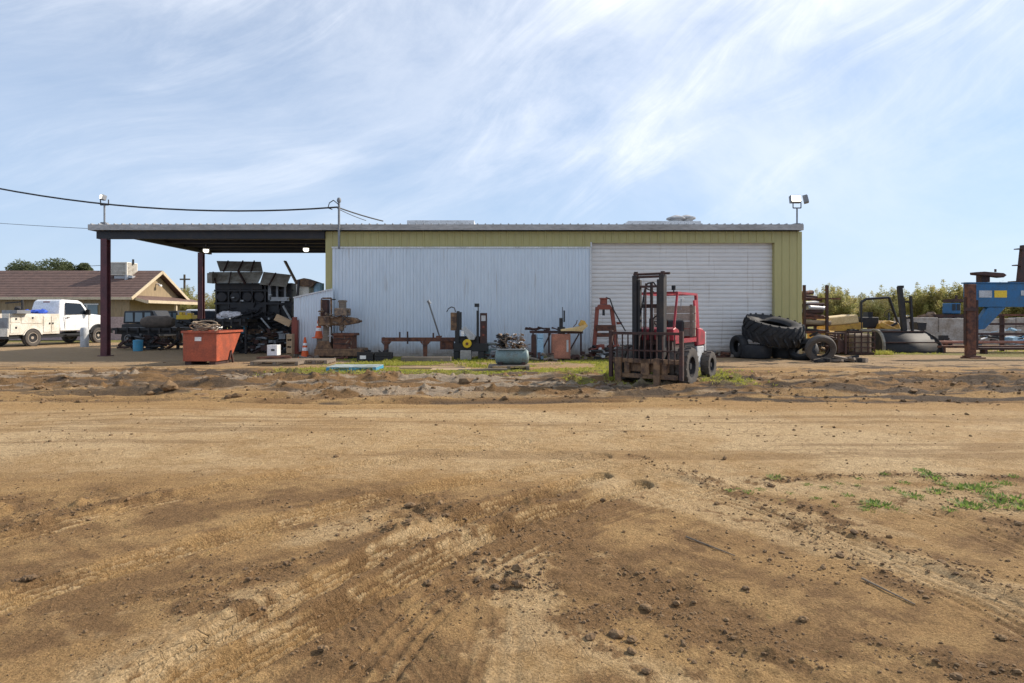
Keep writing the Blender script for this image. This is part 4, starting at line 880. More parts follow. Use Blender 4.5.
# jumble beneath machine
junk('parts_heap', 'dark heap of parts and wheels beneath the big black machine', 'scrap pile', 240, 294, 324, 25.6, .9, 34, (('dark_parts', M['black']), ('brown_parts', M['rustd']), ('grey_parts', M['greym'])), 13)
Y = 23.3; solo(MB().pb(291.5, 297, 320, 353, Y, .2).pb(290, 298, 352, 354, Y-.1, .4).pb(292.3, 296.2, 317, 320, Y+.03, .12), 'red_post', M['redold'], 'upright red steel jack post beside the slanted white screen', 'post', bevel=.01)
Y = 22.8; m = MB()
for k in range(3): m.pb(286.5, 292, 334+k*7, 339+k*7, Y, .03).pb(286.5, 292, 334+k*7, 339+k*7, Y+.3, .03)
m.pb(286.3, 287.3, 334, 354, Y+.035, .26).pb(291, 292, 334, 354, Y+.035, .26); solo(m, 'slatted_crate', M['woodlt'], 'narrow upright slatted wooden crate beside the red post', 'crate')
solo(MB().beam((X(276, 23.5), 23.5, Z(317, 23.5)), (X(290, 23.5), 23.6, Z(324, 23.5)), .3, .25), 'carton', M['woodlt'], 'torn tan cardboard box wedged beside the red post', 'box')
# cones
def cone(px, py, Y, label, s_=1):
    x = X(px, Y); t = thing('traffic_cone', label, 'traffic cone', (x, Y, py), group='traffic cones by the white screen'); z = py
    MB().box(x-.2*s_, x+.2*s_, Y-.2*s_, Y+.2*s_, z, z+.04).build('base', M['coneor'], t)
    MB().lathe([(.15*s_, .041), (.035*s_, .78*s_), (.02*s_, .79*s_)], (x, Y, z), n=20).build('cone_body', M['coneor'], t, smooth=True)
    MB().lathe([(.119*s_, .28*s_), (.102*s_, .40*s_)], (x, Y, z), n=20).build('stripe', M['white'], t, smooth=True)
    MB().lathe([(.089*s_, .48*s_), (.075*s_, .57*s_)], (x, Y, z), n=20).build('stripe', M['white'], t, smooth=True)
cone(305, .0, 22.9, 'orange cone with white bands on the dirt before the white screen')
cone(318.8, .74, 23.3, 'orange traffic cone perched behind the rusty drilling machine')
solo(MB().pb(316.8, 321.5, 337, 356, 23.15, .3), 'wood_block', M['woodbeam'], 'timber block under the raised traffic cone', 'block')

# ------------------------------------------------------------------ pallets
def pallet(px0, px1, py, d, label, mtop=M['wood'], rz=0, hgt=.13, name='pallet'):
    Y = 960/(py-316); x0, x1 = X(px0, Y), X(px1, Y); z = gz((x0+x1)/2, Y+.3)+.01; t = thing(name, label, 'pallet', ((x0+x1)/2, Y+d/2, z), rz, 'pallets along the wall', local=True); w_ = (x1-x0)/2
    m = MB(); k = int(d/.16)
    for i in range(k): y = -d/2+(i+.5)*d/k; m.box(-w_, w_, y-.055, y+.055, hgt-.02, hgt)
    m.build('deck', mtop, t)
    m = MB()
    for i in range(3): y = -d/2+.05+i*(d-.1)/2; m.box(-w_, w_, y-.05, y+.05, 0, .02); 
    for i in range(3):
        x = -w_+.05+i*(2*w_-.1)/2; m.box(x-.05, x+.05, -d/2, d/2, .021, hgt-.021)
    m.build('stringer', M['woodbeam'] if mtop is not M['bluep'] and mtop is not M['blueteal'] else M['bluep'], t)
    return z
pallet(250, 298, 366, 1.5, 'grey wooden pallet in front of the cardboard and white bucket')
pallet(300, 327, 364.5, 1.0, 'low wooden pallet between the cone and the teal pallet')
pallet(326, 376, 372, 1.0, 'flat pallet painted pale teal with bright blue edges', M['blueteal'])
Y = 20.4; t = thing('white_carton', 'open white box on the grey wooden pallet', 'box', (X(272, Y), Y, .16))
MB().pb(267, 277, 345, 355.5, Y, .33).build('box_body', M['white'], t, bevel=.005); MB().pb(271, 274.5, 349, 351, Y-.008, .006).build('box_print', M['black'], t)
solo(MB().beam((X(254, 20), 20.2, .19), (X(283, 20), 20.6, .22), .25, .05).beam((X(260, 20), 20.0, .21), (X(290, 20), 20.1, .21), .1, .05), 'steel_channel', M['rust'], 'rusty red channel lying across the grey wooden pallet', 'metal bar')
junk('scrap_pile', 'small scatter of wood and metal under the drilling machine', 'scrap pile', 300, 345, 356, 22.0, .5, 8, (('wood_scraps', M['woodbeam']), ('rusty_scraps', M['rust'])), 31, (.08, .2))

# ------------------------------------------------------------------ radial drill
Y = 22.2; t = thing('radial_drill', 'big rusty radial drilling machine with column, arm and motor', 'machine', (X(337, Y), Y, 0))
MB().pb(314, 361, 349, 356.5, Y, 1.1).pprism([(315, 349), (318, 341), (329, 341), (332, 349)], Y+.15, .8).build('base', M['rustbrown'], t, bevel=.02)
MB().box(X(316, Y), X(360, Y), Y+.1, Y+.25, -.02, Z(356.6, Y)).box(X(316, Y), X(360, Y), Y+.8, Y+.95, -.02, Z(356.6, Y)).build('skid', M['black'], t)
MB().lathe([(.21, Z(342, Y)), (.17, Z(335, Y)), (.155, Z(314, Y)), (.155, Z(313.5, Y))], (X(323.5, Y), Y+.5, 0), n=20).build('column', M['woodbeam'], t, smooth=True)
MB().pb(317.5, 330, 316, 326, Y+.1, .8).build('saddle', M['rustbrown'], t, bevel=.03)
MB().pb(320.5, 327.5, 299.5, 316, Y+.3, .3).build('electrical_box', M['rustd'], t, bevel=.01)
MB().tube((X(328.8, Y), Y+.3, Z(298, Y)), (X(328.8, Y), Y+.3, Z(316, Y)), .04, 10).tube((X(320, Y), Y+.3, Z(298, Y)), (X(329, Y), Y+.3, Z(298, Y)), .03).tube((X(319, Y), Y+.2, Z(316, Y)), (X(320, Y), Y+.2, Z(298, Y)), .02).build('lift_screw', M['rustbrown'], t, smooth=True)
MB().pprism([(329, 317), (340, 316), (354, 318), (357, 320), (357, 323), (341, 326), (329, 325)], Y+.2, .5).tube((X(356, Y), Y+.45, Z(321.3, Y)), (X(359, Y), Y+.45, Z(321.3, Y)), .05).build('arm', M['rustbrown'], t, bevel=.03)
MB().pb(334, 346, 308, 315.8, Y+.05, .7).pb(339, 343, 324, 331, Y+.2, .2).tube((X(346, Y), Y+.3, Z(311, Y)), (X(348, Y), Y+.3, Z(311, Y)), .08).build('spindle_head', M['brass'], t, bevel=.03)
mo = MB().lathe([(.0001, 0), (.14, 0), (.14, .22), (.17, .22), (.17, .27), (.13, .3), (.0001, .3)], (X(339.5, Y), Y+.4, Z(307.9, Y)), n=18)
mo.build('motor', M['woodbeam'], t, smooth=True)
MB().pb(331, 335.5, 299, 300, Y+.4, .05).pb(341, 342, 325, 333, Y+.35, .05).build('bracket', M['black'], t)
MB().pb(333, 352, 336, 348.9, Y+.1, .7).pb(331.5, 354, 333.4, 335.9, Y+.05, .8).build('table', M['rust'], t, bevel=.01)
m = MB(); rr = random.Random(61)
for _ in range(26): px = rr.uniform(319, 350); m.rock((X(px, Y), Y+rr.uniform(.02, .2), Z(rr.uniform(308, 327), Y)), rr.uniform(.03, .08), .25, rr)
for _ in range(10): px = rr.uniform(320, 352); z_ = Z(rr.uniform(310, 348), Y); m.tube((X(px, Y), Y-.02, z_), (X(px+rr.uniform(-3, 3), Y), Y-.05, z_+rr.uniform(-.15, .15)), .018)
m.build('fittings', M['brass'], t)
m = MB()
for k in range(4): a = PI/4+k*PI/2; m.tube((X(345, Y), Y-.02, Z(319, Y)), (X(345, Y)+.2*math.cos(a), Y-.06, Z(319, Y)+.2*math.sin(a)), .014).rock((X(345, Y)+.2*math.cos(a), Y-.06, Z(319, Y)+.2*math.sin(a)), .025)
m.build('feed_handle', M['darksteel'], t)
MB().pb(334, 351, 338.5, 339.3, Y+.085, .014).pb(334, 351, 343.5, 344.3, Y+.085, .014).build('table_slot', M['black'], t)
MB().tube((X(330, Y), Y, Z(342, Y)), (X(330, Y), Y, Z(327, Y)), .03).tube((X(328, Y), Y, Z(336, Y)), (X(332, Y), Y, Z(336, Y)), .02).build('feed_lever', M['alu'], t)
# grey crates beside
for k, (a, b_, lab) in enumerate(((357, 373, 'dark grey crate with a white label, left of a pair on the dirt'), (374.5, 391, 'dark grey crate beside the long rusty table leg'))):
    Y = 21.0; t = thing('parts_crate', lab, 'crate', (X((a+b_)/2, Y), Y, 0), group='dark crates by the long table')
    m = MB(); x0, x1 = X(a, Y), X(b_, Y); z1 = Z(353, Y)
    for q in range(4): m.box(x0, x1, Y, Y+.02, .02+q*.085, .02+q*.085+.065)
    m.box(x0, x0+.02, Y+.021, Y+.4, 0, z1).box(x1-.02, x1, Y+.021, Y+.4, 0, z1).box(x0+.021, x1-.021, Y+.38, Y+.4, 0, z1).box(x0+.021, x1-.021, Y+.021, Y+.379, .02, .1).build('crate_body', M['darksteel'], t)
    if k == 0: MB().box(X(360, Y), X(366, Y), Y-.02, Y-.005, Z(359, Y), Z(355.5, Y)).build('label_card', M['white'], t)
    m = MB(); rr = random.Random(k); [m.tube((rr.uniform(x0+.1, x1-.1), Y+.2, .12), (rr.uniform(x0+.1, x1-.1), Y+.2, z1+rr.uniform(.02, .15)), .03) for _ in range(5)]; m.build('loose_part', M['blacks'], t)

# ------------------------------------------------------------------ long rusty roller table and bandsaw
Y = 21.9; t = thing('roller_table', 'long rusty steel feed table on legs against the white wall', 'table', (X(418, Y), Y, 0)); mt = M['rust']
MB().pb(381.5, 458, 337.5, 341.5, Y, .08).pb(381.5, 458, 337.5, 341.5, Y+.42, .08).pb(381.5, 383, 337.5, 341.5, Y+.081, .34).build('side_rail', mt, t)
m = MB()
for k in range(11): x = X(386+k*6.7, Y); m.tube((x, Y+.081, Z(339, Y)), (x, Y+.419, Z(339, Y)), .035, 8)
m.build('roller', M['rustd'], t)
for px in (386, 425): MB().pprism([(px-2.2, 341.6), (px+2.4, 341.6), (px+1.9, 360), (px-1.7, 360)], Y+.43, .07).build('leg', mt, t); MB().pprism([(px-2.2, 341.6), (px+2.4, 341.6), (px+1.9, 360), (px-1.7, 360)], Y+.0, .07).pprism([(px+2.5, 341.6), (px+5.5, 341.6), (px+2.5, 345)], Y+.02, .04).pprism([(px-2.5, 341.6), (px-5, 341.6), (px-2.5, 345)], Y+.02, .04).build('leg', mt, t)
for q_ in ((399, 400.3, 332, 337.6, Y+.01, .05), (406.7, 408.2, 331.5, 344, Y-.045, .04), (432.5, 434, 333, 337.6, Y+.01, .05)): MB().pb(*q_).build('pin', M['rustd'], t)
MB().pb(436, 441, 336, 337.4, Y+.1, .3).pb(440, 453, 341.6, 349.5, Y+.05, .4).build('drip_tray', mt, t)
solo(MB().tube((X(428.5, 21.95), 21.95, Z(302, 21.95)), (X(440, 22.5), 22.5, Z(338, 22.5)), .03, 8).tube((X(428, 21.95), 21.93, Z(300.5, 21.95)), (X(430, 21.97), 21.96, Z(304, 21.95)), .055, 8), 'leaning_rod', M['greym'], 'thin grey rod leaning over the long rusty table', 'rod')
Y = 21.7; t = thing('bandsaw', 'dark metal-cutting bandsaw with a yellow wheel and tan cabinet', 'machine', (X(466, Y), Y, 0))
MB().pb(453.5, 488, 343.5, 351.5, Y+.05, .6).pb(453.5, 459, 351.6, 360.5, Y+.05, .5).pb(478, 484, 351.6, 360.5, Y+.05, .5).build('base', M['black'], t, bevel=.01)
MB().pb(460, 471, 350.5, 362, Y-.1, .5).build('coolant_tank', M['conc'], t, bevel=.02)
MB().pb(450.5, 456.5, 312.5, 330.5, Y+.1, .35).build('cabinet', M['rustbrown'], t, bevel=.02)
MB().pb(456.7, 459.2, 311, 343, Y+.12, .2).pb(459.6, 461.5, 312, 330, Y+.1, .12).pb(455, 459, 330.6, 345, Y+.1, .3).build('column', M['black'], t)
MB().pprism([(461, 329), (465, 326), (476, 336), (474, 340), (469, 340)], Y-.02, .25).build('saw_arm', M['lgrey'], t, bevel=.02)
MB().pb(458, 480, 336.5, 350, Y+.15, .4).build('gearbox', M['blacks'], t, bevel=.03)
MB().lathe([(.0001, 0), (.14, 0), (.16, .03), (.16, .1), (.0001, .1)], (X(467.2, Y), Y-.1, Z(343.6, Y)), 'y', 20).build('drive_wheel', M['yel2'], t, smooth=True)
MB().lathe([(.0001, 0), (.05, 0), (.05, .03), (.0001, .03)], (X(467.2, Y), Y-.135, Z(343.6, Y)), 'y', 12).build('wheel_hub', M['rust'], t)
MB().pb(476.5, 478.8, 310.5, 346, Y+.1, .15).build('column', M['black'], t)
cb_ = MB().pb(480, 486.8, 313, 345, Y+.1, .3).build('control_cabinet', M['rustd'], t, bevel=.01)
MB().pb(481.3, 485.6, 315.5, 321, Y+.08, .012).build('dial_panel', M['lgrey'], cb_)
MB().pb(482.5, 484.4, 326, 328, Y+.08, .012).pb(482.5, 484.4, 334, 336, Y+.08, .012).build('button', M['redold'], cb_)
MB().pb(474.5, 479.2, 303.5, 307, Y+.05, .08).tube((X(478, Y), Y+.15, Z(312, Y)), (X(478, Y), Y+.1, Z(306, Y)), .02).build('control_box', M['black'], t)
MB().path([(X(455, Y), Y+.2, Z(312, Y)), (X(454, Y), Y+.2, Z(308, Y)), (X(451, Y), Y+.2, Z(306.8, Y)), (X(448, Y), Y+.2, Z(308.5, Y)), (X(446, Y), Y+.2, Z(312, Y))], .018).build('hose', M['black'], t)
MB().pb(461, 464, 331, 336, Y-.04, .04).build('paper_tag', M['white'], t)
tm_ = MB(); tm_.pb(401, 451, 357, 362.5, 20.9, .3); solo(tm_, 'timber_beam', M['woodbeam'], 'long low brown timber beam lying in weeds below the rusty table', 'beam', bevel=.015)
zz_ = gz(X(450, 17), 17)
m = MB(); m.box(X(400, 17.6), X(465, 17.6), 17.5, 17.75, zz_+.03, zz_+.07).box(X(430, 16.9), X(470, 16.9), 16.9, 17.45, zz_+.02, zz_+.055)
solo(m, 'plywood_board', M['woodlt'], 'long pale board lying on the grass below the bandsaw', 'board')
solo(MB().beam((X(458, 16.8), 16.85, zz_+.05), (X(507, 16.8), 17.0, zz_+.06), .16, .05), 'timber', M['woodbeam'], 'grey timber on the dirt in front of the green compressor', 'timber')
Y = 22.3; solo(MB().pb(484, 496, 349, 360, Y, .4).tube((X(484, Y), Y-.05, Z(344, Y)), (X(497, Y), Y-.05, Z(344, Y)), .06), 'green_cabinet', M['tank'], 'faded green steel box between the bandsaw and the compressor', 'box', bevel=.01)

# ------------------------------------------------------------------ compressor
pz = pallet(488, 529.5, 370.5, .9, 'thin grey pallet under the green air compressor', M['woodbeam'])
Y = 17.9; t = thing('air_compressor', 'green air compressor tank with two cluttered pump heads on a pallet', 'air compressor', (X(511, Y), Y, pz+.13))
x0, x1 = X(495.5, Y), X(528.5, Y); r_ = .225; zc_ = Z(357.5, Y)
MB().lathe([(.0001, x0-.03), (r_*.8, x0), (r_, x0+.05), (r_, x1-.05), (r_*.8, x1), (.0001, x1+.03)], (0, Y+.3, zc_), 'x', 28).build('tank', M['tank'], t, smooth=True)
MB().box(x0+.1, x0+.2, Y+.12, Y+.5, pz+.13, zc_-.15).box(x1-.2, x1-.1, Y+.12, Y+.5, pz+.13, zc_-.15).build('foot', M['rustd'], t)
MB().box(x0+.05, x1-.08, Y+.15, Y+.45, zc_+r_-.01, zc_+r_+.03).build('mount_plate', M['lgrey'], t)
rr = random.Random(6)
def pumps(cx, name, mm, hh, seed):
    rr = random.Random(seed); m = MB(); zb0 = zc_+r_+.03
    m.tube((cx, Y+.15, zb0+.1), (cx, Y+.45, zb0+.1), .1, 14)
    for a in (-.45, 0.35):
        d = Vector((math.sin(a), 0, math.cos(a))); 
        for k in range(6): p = Vector((cx, Y+.3, zb0+.15))+d*(k*.04); m.tube(p, p+d*.022, .085-.003*k, 12)
        p = Vector((cx, Y+.3, zb0+.15))+d*.26; m.tube(p, p+d*.05, .06, 10)
    for _ in range(26): a = Vector((cx+rr.uniform(-.2, .2), Y+rr.uniform(.05, .5), zb0+rr.uniform(.02, hh))); m.rock(a, rr.uniform(.02, .06), .3, rr)
    for _ in range(9):
        a = Vector((cx+rr.uniform(-.2, .2), Y+rr.uniform(.02, .4), zb0+rr.uniform(.05, hh))); m.path([a, a+Vector((rr.uniform(-.15, .15), -.03, rr.uniform(-.1, .12))), a+Vector((rr.uniform(-.2, .2), 0, rr.uniform(-.1, .1)))], .012)
    m.build(name, mm, t)
pumps(X(502, Y), 'pump', M['blacks'], .42, 1); pumps(X(502.5, Y)+.05, 'pump_fittings', M['brass'], .45, 3); pumps(X(519, Y), 'motor', M['rustbrown'], .3, 5); pumps(X(517, Y), 'motor_fittings', M['alu'], .22, 9)
MB().lathe([(.17, 0), (.19, 0), (.19, .03), (.17, .03), (.17, 0)], (X(506, Y), Y+.02, zc_+r_+.22), 'y', 20).build('flywheel', M['blacks'], t)

# ------------------------------------------------------------------ welding bench and orange cabinet
Y = 22.3; t = thing('work_bench', 'dark steel work bench cluttered with tools left of the orange cabinet', 'bench', (X(540, Y), Y, 0))
MB().pb(530, 583, 331, 333.2, Y+.2, .6).build('bench_top', M['rustd'], t)
for px in (533, 549, 581): MB().pb(px-.8, px+.8, 333.3, 359.5, Y+.25, .06).build('leg', M['rustd'], t)
MB().beam((X(551, Y), Y+.3, Z(333.5, Y)), (X(543, Y), Y+.3, Z(350, Y)), .05).beam((X(580, Y), Y+.3, Z(334, Y)), (X(571, Y), Y+.3, Z(350, Y)), .05).build('brace', M['rustd'], t)
junk2 = MB(); rr = random.Random(12)
for _ in range(22): x = X(rr.uniform(528, 556), Y); junk2.tube((x-.12, Y+.35, Z(330.5, Y)+rr.uniform(0, .12)), (x+.12, Y+.4, Z(330.5, Y)+rr.uniform(0, .12)), rr.uniform(.01, .035), 6)
solo(junk2, 'tool_heap', M['rustd'], 'heap of rusty tools on the left end of the work bench', 'tools')
Y = 21.6
solo(MB().pb(531.5, 536.3, 335.5, 359.5, Y, .35).pb(532, 536, 334.4, 335.4, Y+.02, .3), 'rusty_locker', M['rustd'], 'narrow dark rusty locker left of the light blue box', 'cabinet', bevel=.01)
solo(MB().pb(537, 543.5, 339, 359.5, Y, .4).pb(537, 543.5, 334, 338.6, Y+.05, .3), 'blue_box', M['lblue'], 'narrow light blue box standing under the work bench', 'box', bevel=.01)
t = thing('orange_cabinet', 'faded orange steel cabinet standing before the white wall', 'cabinet', (X(561, Y), Y, 0))
ob = MB().pb(552, 570.5, 334, 359, Y-.1, .5).build('cabinet_body', M['orange'], t, bevel=.015)
MB().pb(553, 569.5, 335.5, 358, Y-.115, .012).build('door', M['orange'], t); MB().pb(566.5, 568.5, 340, 352, Y-.125, .008).build('paper_strip', M['lgrey'], t)
MB().pb(552, 570, 359.1, 361, Y-.05, .4).build('plinth', M['black'], t)
t = thing('drill_head', 'small dark drill head standing on the orange cabinet', 'machine', (X(562, Y), Y+.1, Z(334, Y)))
MB().pb(558, 565, 327, 333.9, Y, .3).pb(559.5, 563, 318, 327, Y+.05, .15).build('drill_body', M['blacks'], t, bevel=.01)
MB().pb(563.5, 565, 310.5, 322, Y+.02, .06).pb(562.2, 562.8, 307, 320, Y+.02, .03).build('lever', M['black'], t)
t = thing('yellow_sheet', 'bent yellow guard sheet sticking out over the orange cabinet', 'metal sheet', (X(574, Y), Y, Z(333, Y)))
MB().pprism([(561, 329.5), (575, 327.5), (581, 326), (587, 324), (588, 326), (582, 331.5), (572, 331), (561, 331)], Y-.2, .5).build('yellow_panel', M['yellowf'], t)
MB().pprism([(579, 325), (582, 320), (585, 321), (586.5, 324), (581, 326)], Y-.15, .4).build('bent_lip', M['yellow'], t)
MB().path([(X(573, Y), Y-.1, Z(327, Y)), (X(576, Y), Y-.1, Z(323.5, Y)), (X(577, Y), Y-.1, Z(320, Y))], .015).pb(568, 583, 331.8, 333.6, Y, .3).build('support_arm', M['rustd'], t)

# ------------------------------------------------------------------ hydraulic press
Y = 22.6; t = thing('hydraulic_press', 'red H-frame hydraulic press with a jack on top before the rolling door', 'press', (X(605, Y), Y, 0)); mt = M['redold']
MB().beam((X(597.3, Y), Y, Z(307, Y)), (X(593.5, Y), Y, .1), .13, .18).build('frame_leg', mt, t)
MB().beam((X(611.5, Y), Y, Z(307, Y)), (X(617.5, Y), Y, .1), .13, .18).build('frame_leg', mt, t)
MB().pprism([(596, 309.5), (599, 304.5), (610, 304.5), (613.5, 309.5)], Y-.12, .24).build('head_beam', mt, t, bevel=.01)
MB().lathe([(.0001, 0), (.14, 0), (.13, .18), (.16, .2), (.16, .24), (.0001, .25)], (X(603.6, Y), Y, Z(304.4, Y)), n=16).build('jack', mt, t, smooth=True)
MB().tube((X(603.6, Y), Y, Z(309.6, Y)), (X(603.6, Y), Y, Z(315.5, Y)), .05, 10).build('ram', M['black'], t)
MB().pb(596, 616, 325, 331, Y-.15, .3).pb(597, 615, 333, 337, Y-.12, .24).build('bed', M['rust'], t, bevel=.01)
MB().pb(592, 619, 348, 351, Y-.3, .6).build('foot', M['rustd'], t)
MB().path([(X(606, Y), Y, Z(297.5, Y)), (X(609.5, Y), Y-.1, Z(299, Y)), (X(613, Y), Y-.15, Z(310, Y)), (X(619, Y), Y-.15, Z(321, Y)), (X(625, Y), Y-.1, Z(331, Y))], .025).build('hose', M['black'], t)
MB().pb(617, 622, 322, 324.5, Y, .15).build('pump_box', mt, t)
junk('scrap_pile', 'pile of pale and rusty scrap around the feet of the red press', 'scrap pile', 592, 628, 341, 21.8, .7, 14, (('rusty_scrap', M['rustd']), ('pale_scrap', M['lgrey']), ('red_scrap', M['redold']), ('dark_scrap', M['black'])), 17, (.08, .25))
junk('scrap_pile', 'low scatter of scrap between the orange cabinet and the press', 'scrap pile', 572, 596, 352, 21.7, .5, 10, (('dark_scrap', M['rustd']), ('brown_scrap', M['woodbeam'])), 19, (.08, .22))
junk('door_scrap', 'short broken planks lying at the foot of the rolling door', 'planks', 716, 740, 351, 23.0, .4, 9, (('planks', M['woodbeam']), ('rusty_bits', M['rust'])), 23, (.1, .3))

# ------------------------------------------------------------------ forklift (local: forward -y)
fz_ = gz(3.35, 14.0)
t = thing('forklift', 'old red forklift with tall dark mast and muddy load backrest', 'forklift', (3.36, 13.95, fz_-.03), R(-35), local=True)
ds = M['blacks']; mast = MB()
for sx in (-1, 1):
    mast.box(sx*.32-.055, sx*.32+.055, -.54, -.34, .12, 2.48); mast.box(sx*.23-.03, sx*.23+.03, -.50, -.38, .14, 2.38)
mo_ = mast.build('mast_rail', ds, t, bevel=.008)
MB().box(-.3, .3, -.33, -.28, 1.74, 1.83).build('crossbar', M['rustd'], t); MB().box(-.3, .3, -.33, -.28, .9, 1.0).build('crossbar', M['rustd'], t)
MB().tube((-.38, -.43, 2.51), (.48, -.43, 2.51), .028).box(-.27, .27, -.5, -.42, 2.42, 2.47).box(-.23, .23, -.48, -.40, 2.20, 2.25).tube((-.32, -.44, 2.48), (-.32, -.44, 2.57), .05).tube((.32, -.44, 2.48), (.32, -.44, 2.56), .05).build('mast_crossbar', M['rustd'], t)
MB().tube((0, -.3, .3), (0, -.3, 1.5), .055, 12).tube((0, -.3, 1.5), (0, -.3, 2.3), .035, 12).build('lift_cylinder', ds, t, smooth=True)
MB().path([(-.12, -.45, .5), (-.12, -.45, 2.1), (-.05, -.42, 2.3), (.08, -.38, 2.32), (.16, -.36, 2.2), (.16, -.36, .6)], .018).path([(-.2, -.42, .6), (-.22, -.45, 1.5), (-.1, -.44, 2.2), (.1, -.4, 2.1)], .014).build('hydraulic_hose', M['black'], t)
MB().box(-.09, -.06, -.47, -.45, .4, 2.3).box(.06, .09, -.47, -.45, .4, 2.3).build('chain', M['rustd'], t)
bk = MB()
for sx in (-1, 1): bk.box(sx*.83-.04, sx*.83+.04, -.72, -.64, .16, 1.23)
bk.box(-.79, .79, -.71, -.65, 1.14, 1.20); bk.box(-.79, .79, -.70, -.66, .77, .80)
for k in range(11): x = -.68+k*.136; bk.box(x-.011, x+.011, -.70, -.67, .5, 1.138)
bk.build('load_backrest', M['rustd'], t)
MB().box(-.79, .79, -.70, -.60, .50, .60).box(-.72, .72, -.70, -.60, .16, .26).box(-.5, -.38, -.7, -.6, .26, .5).box(.38, .5, -.7, -.6, .26, .5).box(-.1, .1, -.7, -.6, .2, .6).box(-.5, .5, -.60, -.5, .3, .5).build('carriage', M['rustbrown'], t, bevel=.01)
for x in (-.62, .30):
    MB().box(x-.07, x+.07, -.77, -.705, .04, .62).build('fork_shank', M['rustbrown'], t)
    f = MB().prism([(-.705, .0), (-.705, .06), (-1.75, .03), (-1.8, .0)], 'x', x-.07, x+.07).build('fork', M['rustbrown'], t)
# chassis, body
MB().box(-.5, .5, -.28, 1.8, .35, .62).box(-.62, .62, -.05, .05, .38, .5).box(-.35, .35, 1.7, 1.9, .3, .6).build('chassis', M['black'], t)
MB().prism([(-.26, 1.0), (-.26, 1.26), (-.1, 1.30), (.1, 1.24), (.25, 1.0)], 'x', -.5, .5).build('cowl', M['red'], t, bevel=.015)
MB().prism([(-.24, .62), (-.24, .995), (.24, .995), (.3, .85), (.3, .62)], 'x', -.46, .46).build('lower_cowl', M['rustd'], t)
MB().beam((.47, -.1, .98), (.47, 1.36, .98), .05, .10).beam((-.47, -.1, .98), (-.47, 1.36, .98), .05, .10).build('side_rail', M['red'], t)
MB().prism([(.31, .62), (.31, .72), (.62, .72), (.62, 1.0), (1.35, 1.02), (1.35, .62)], 'x', -.45, .45).build('engine_hood', M['black'], t, bevel=.02)
MB().prism([(1.40, .82), (1.40, 1.28), (1.8, 1.24), (1.98, 1.18), (1.98, .82)], 'x', -.52, .52).build('counterweight', M['red'], t, bevel=.03)
MB().prism([(1.42, .45), (1.42, .815), (1.96, .815), (1.9, .45)], 'x', -.50, .50).build('lower_counterweight', M['lgrey'], t, bevel=.03)
MB().prism([(1.22, .32), (1.22, .80), (1.45, .80), (1.55, .74), (1.55, .28)], 'x', .521, .56).build('side_skirt', M['lgrey'], t)
MB().prism([(1.22, .32), (1.22, .80), (1.45, .80), (1.55, .74), (1.55, .28)], 'x', -.56, -.521).build('side_skirt', M['lgrey'], t)
MB().box(-.3, .5, 1.985, 2.12, .62, 1.15).build('rear_box', M['alu'], t, bevel=.01)
MB().box(.5, .56, .3, 1.15, .6, .66).box(.5, .6, .4, .75, .3, .34).build('step', M['black'], t)
# wooden-looking weathered sheet behind the seat
wp = MB()
for k in range(4): wp.box(-.56, .50, 1.24, 1.28, 1.06+k*.19, 1.06+k*.19+.175)
wp.build('seat_backboard', M['dusty'], t)
MB().box(-.44, -.38, 1.2, 1.237, 1.04, 1.84).box(.38, .44, 1.2, 1.237, 1.04, 1.84).build('backboard_batten', M['woodbeam'], t)
MB().box(-.25, .25, .72, 1.15, 1.025, 1.12).box(-.25, .25, 1.08, 1.18, 1.12, 1.45).build('seat', M['black'], t, bevel=.03)
MB().tube((0, -.02, 1.3), (0, .22, 1.42), .02).lathe([(.16, -.012), (.185, 0), (.16, .012), (.15, 0), (.16, -.012)], (0, .24, 1.43), 'z', 20, Matrix.Rotation(R(-55), 3, 'X')).tube((-.16, .24, 1.43), (.16, .24, 1.43), .012).build('steering_wheel', M['black'], t)
MB().tube((.15, .0, 1.3), (.18, -.05, 1.5), .012).tube((.22, .0, 1.3), (.25, -.05, 1.48), .012).build('control_lever', M['black'], t)
gd = MB()
for sx in (-1, 1):
    gd.beam((sx*.48, -.18, 1.3), (sx*.46, .1, 2.08), .045); gd.beam((sx*.48, 1.5, 1.25), (sx*.46, 1.42, 2.08), .06, .09); gd.beam((sx*.46, .06, 2.09), (sx*.46, 1.46, 2.09), .055)
gd.beam((-.46, .1, 2.095), (.46, .1, 2.095), .05); gd.beam((-.46, 1.42, 2.095), (.46, 1.42, 2.095), .05)
gd.beam((.48, 1.42, 1.28), (.47, 1.32, 1.95), .04, .2)
for k in range(4): gd.beam((-.28+k*.19, .1, 2.10), (-.28+k*.19, 1.42, 2.10), .025)
gd.build('overhead_guard', M['red'], t)
MB().box(.36, .44, .0, .06, 2.15, 2.26).tube((.4, .03, 2.1), (.4, .03, 2.16), .015).build('work_lamp', M['black'], t)
MB().lathe([(.0001, 0), (.05, .01), (.0001, .02)], (.50, .35, 1.95), 'x', 12).tube((.47, .3, 1.7), (.47, .33, 1.95), .01).build('mirror', M['greym'], t)
for sx in (-1, 1):
    add_wheel(t, (sx*.74, -.05, .43), .43, .28, .24, None, M['darksteel'], M['rubberd'], lugs=18)
    add_wheel(t, (sx*.49, -.05, .42), .42, .20, .24, None, None, M['rubberd'])
    add_wheel(t, (sx*.66, 1.78, .34), .34, .22, .19, None, M['darksteel'], M['rubberd'], lugs=14)

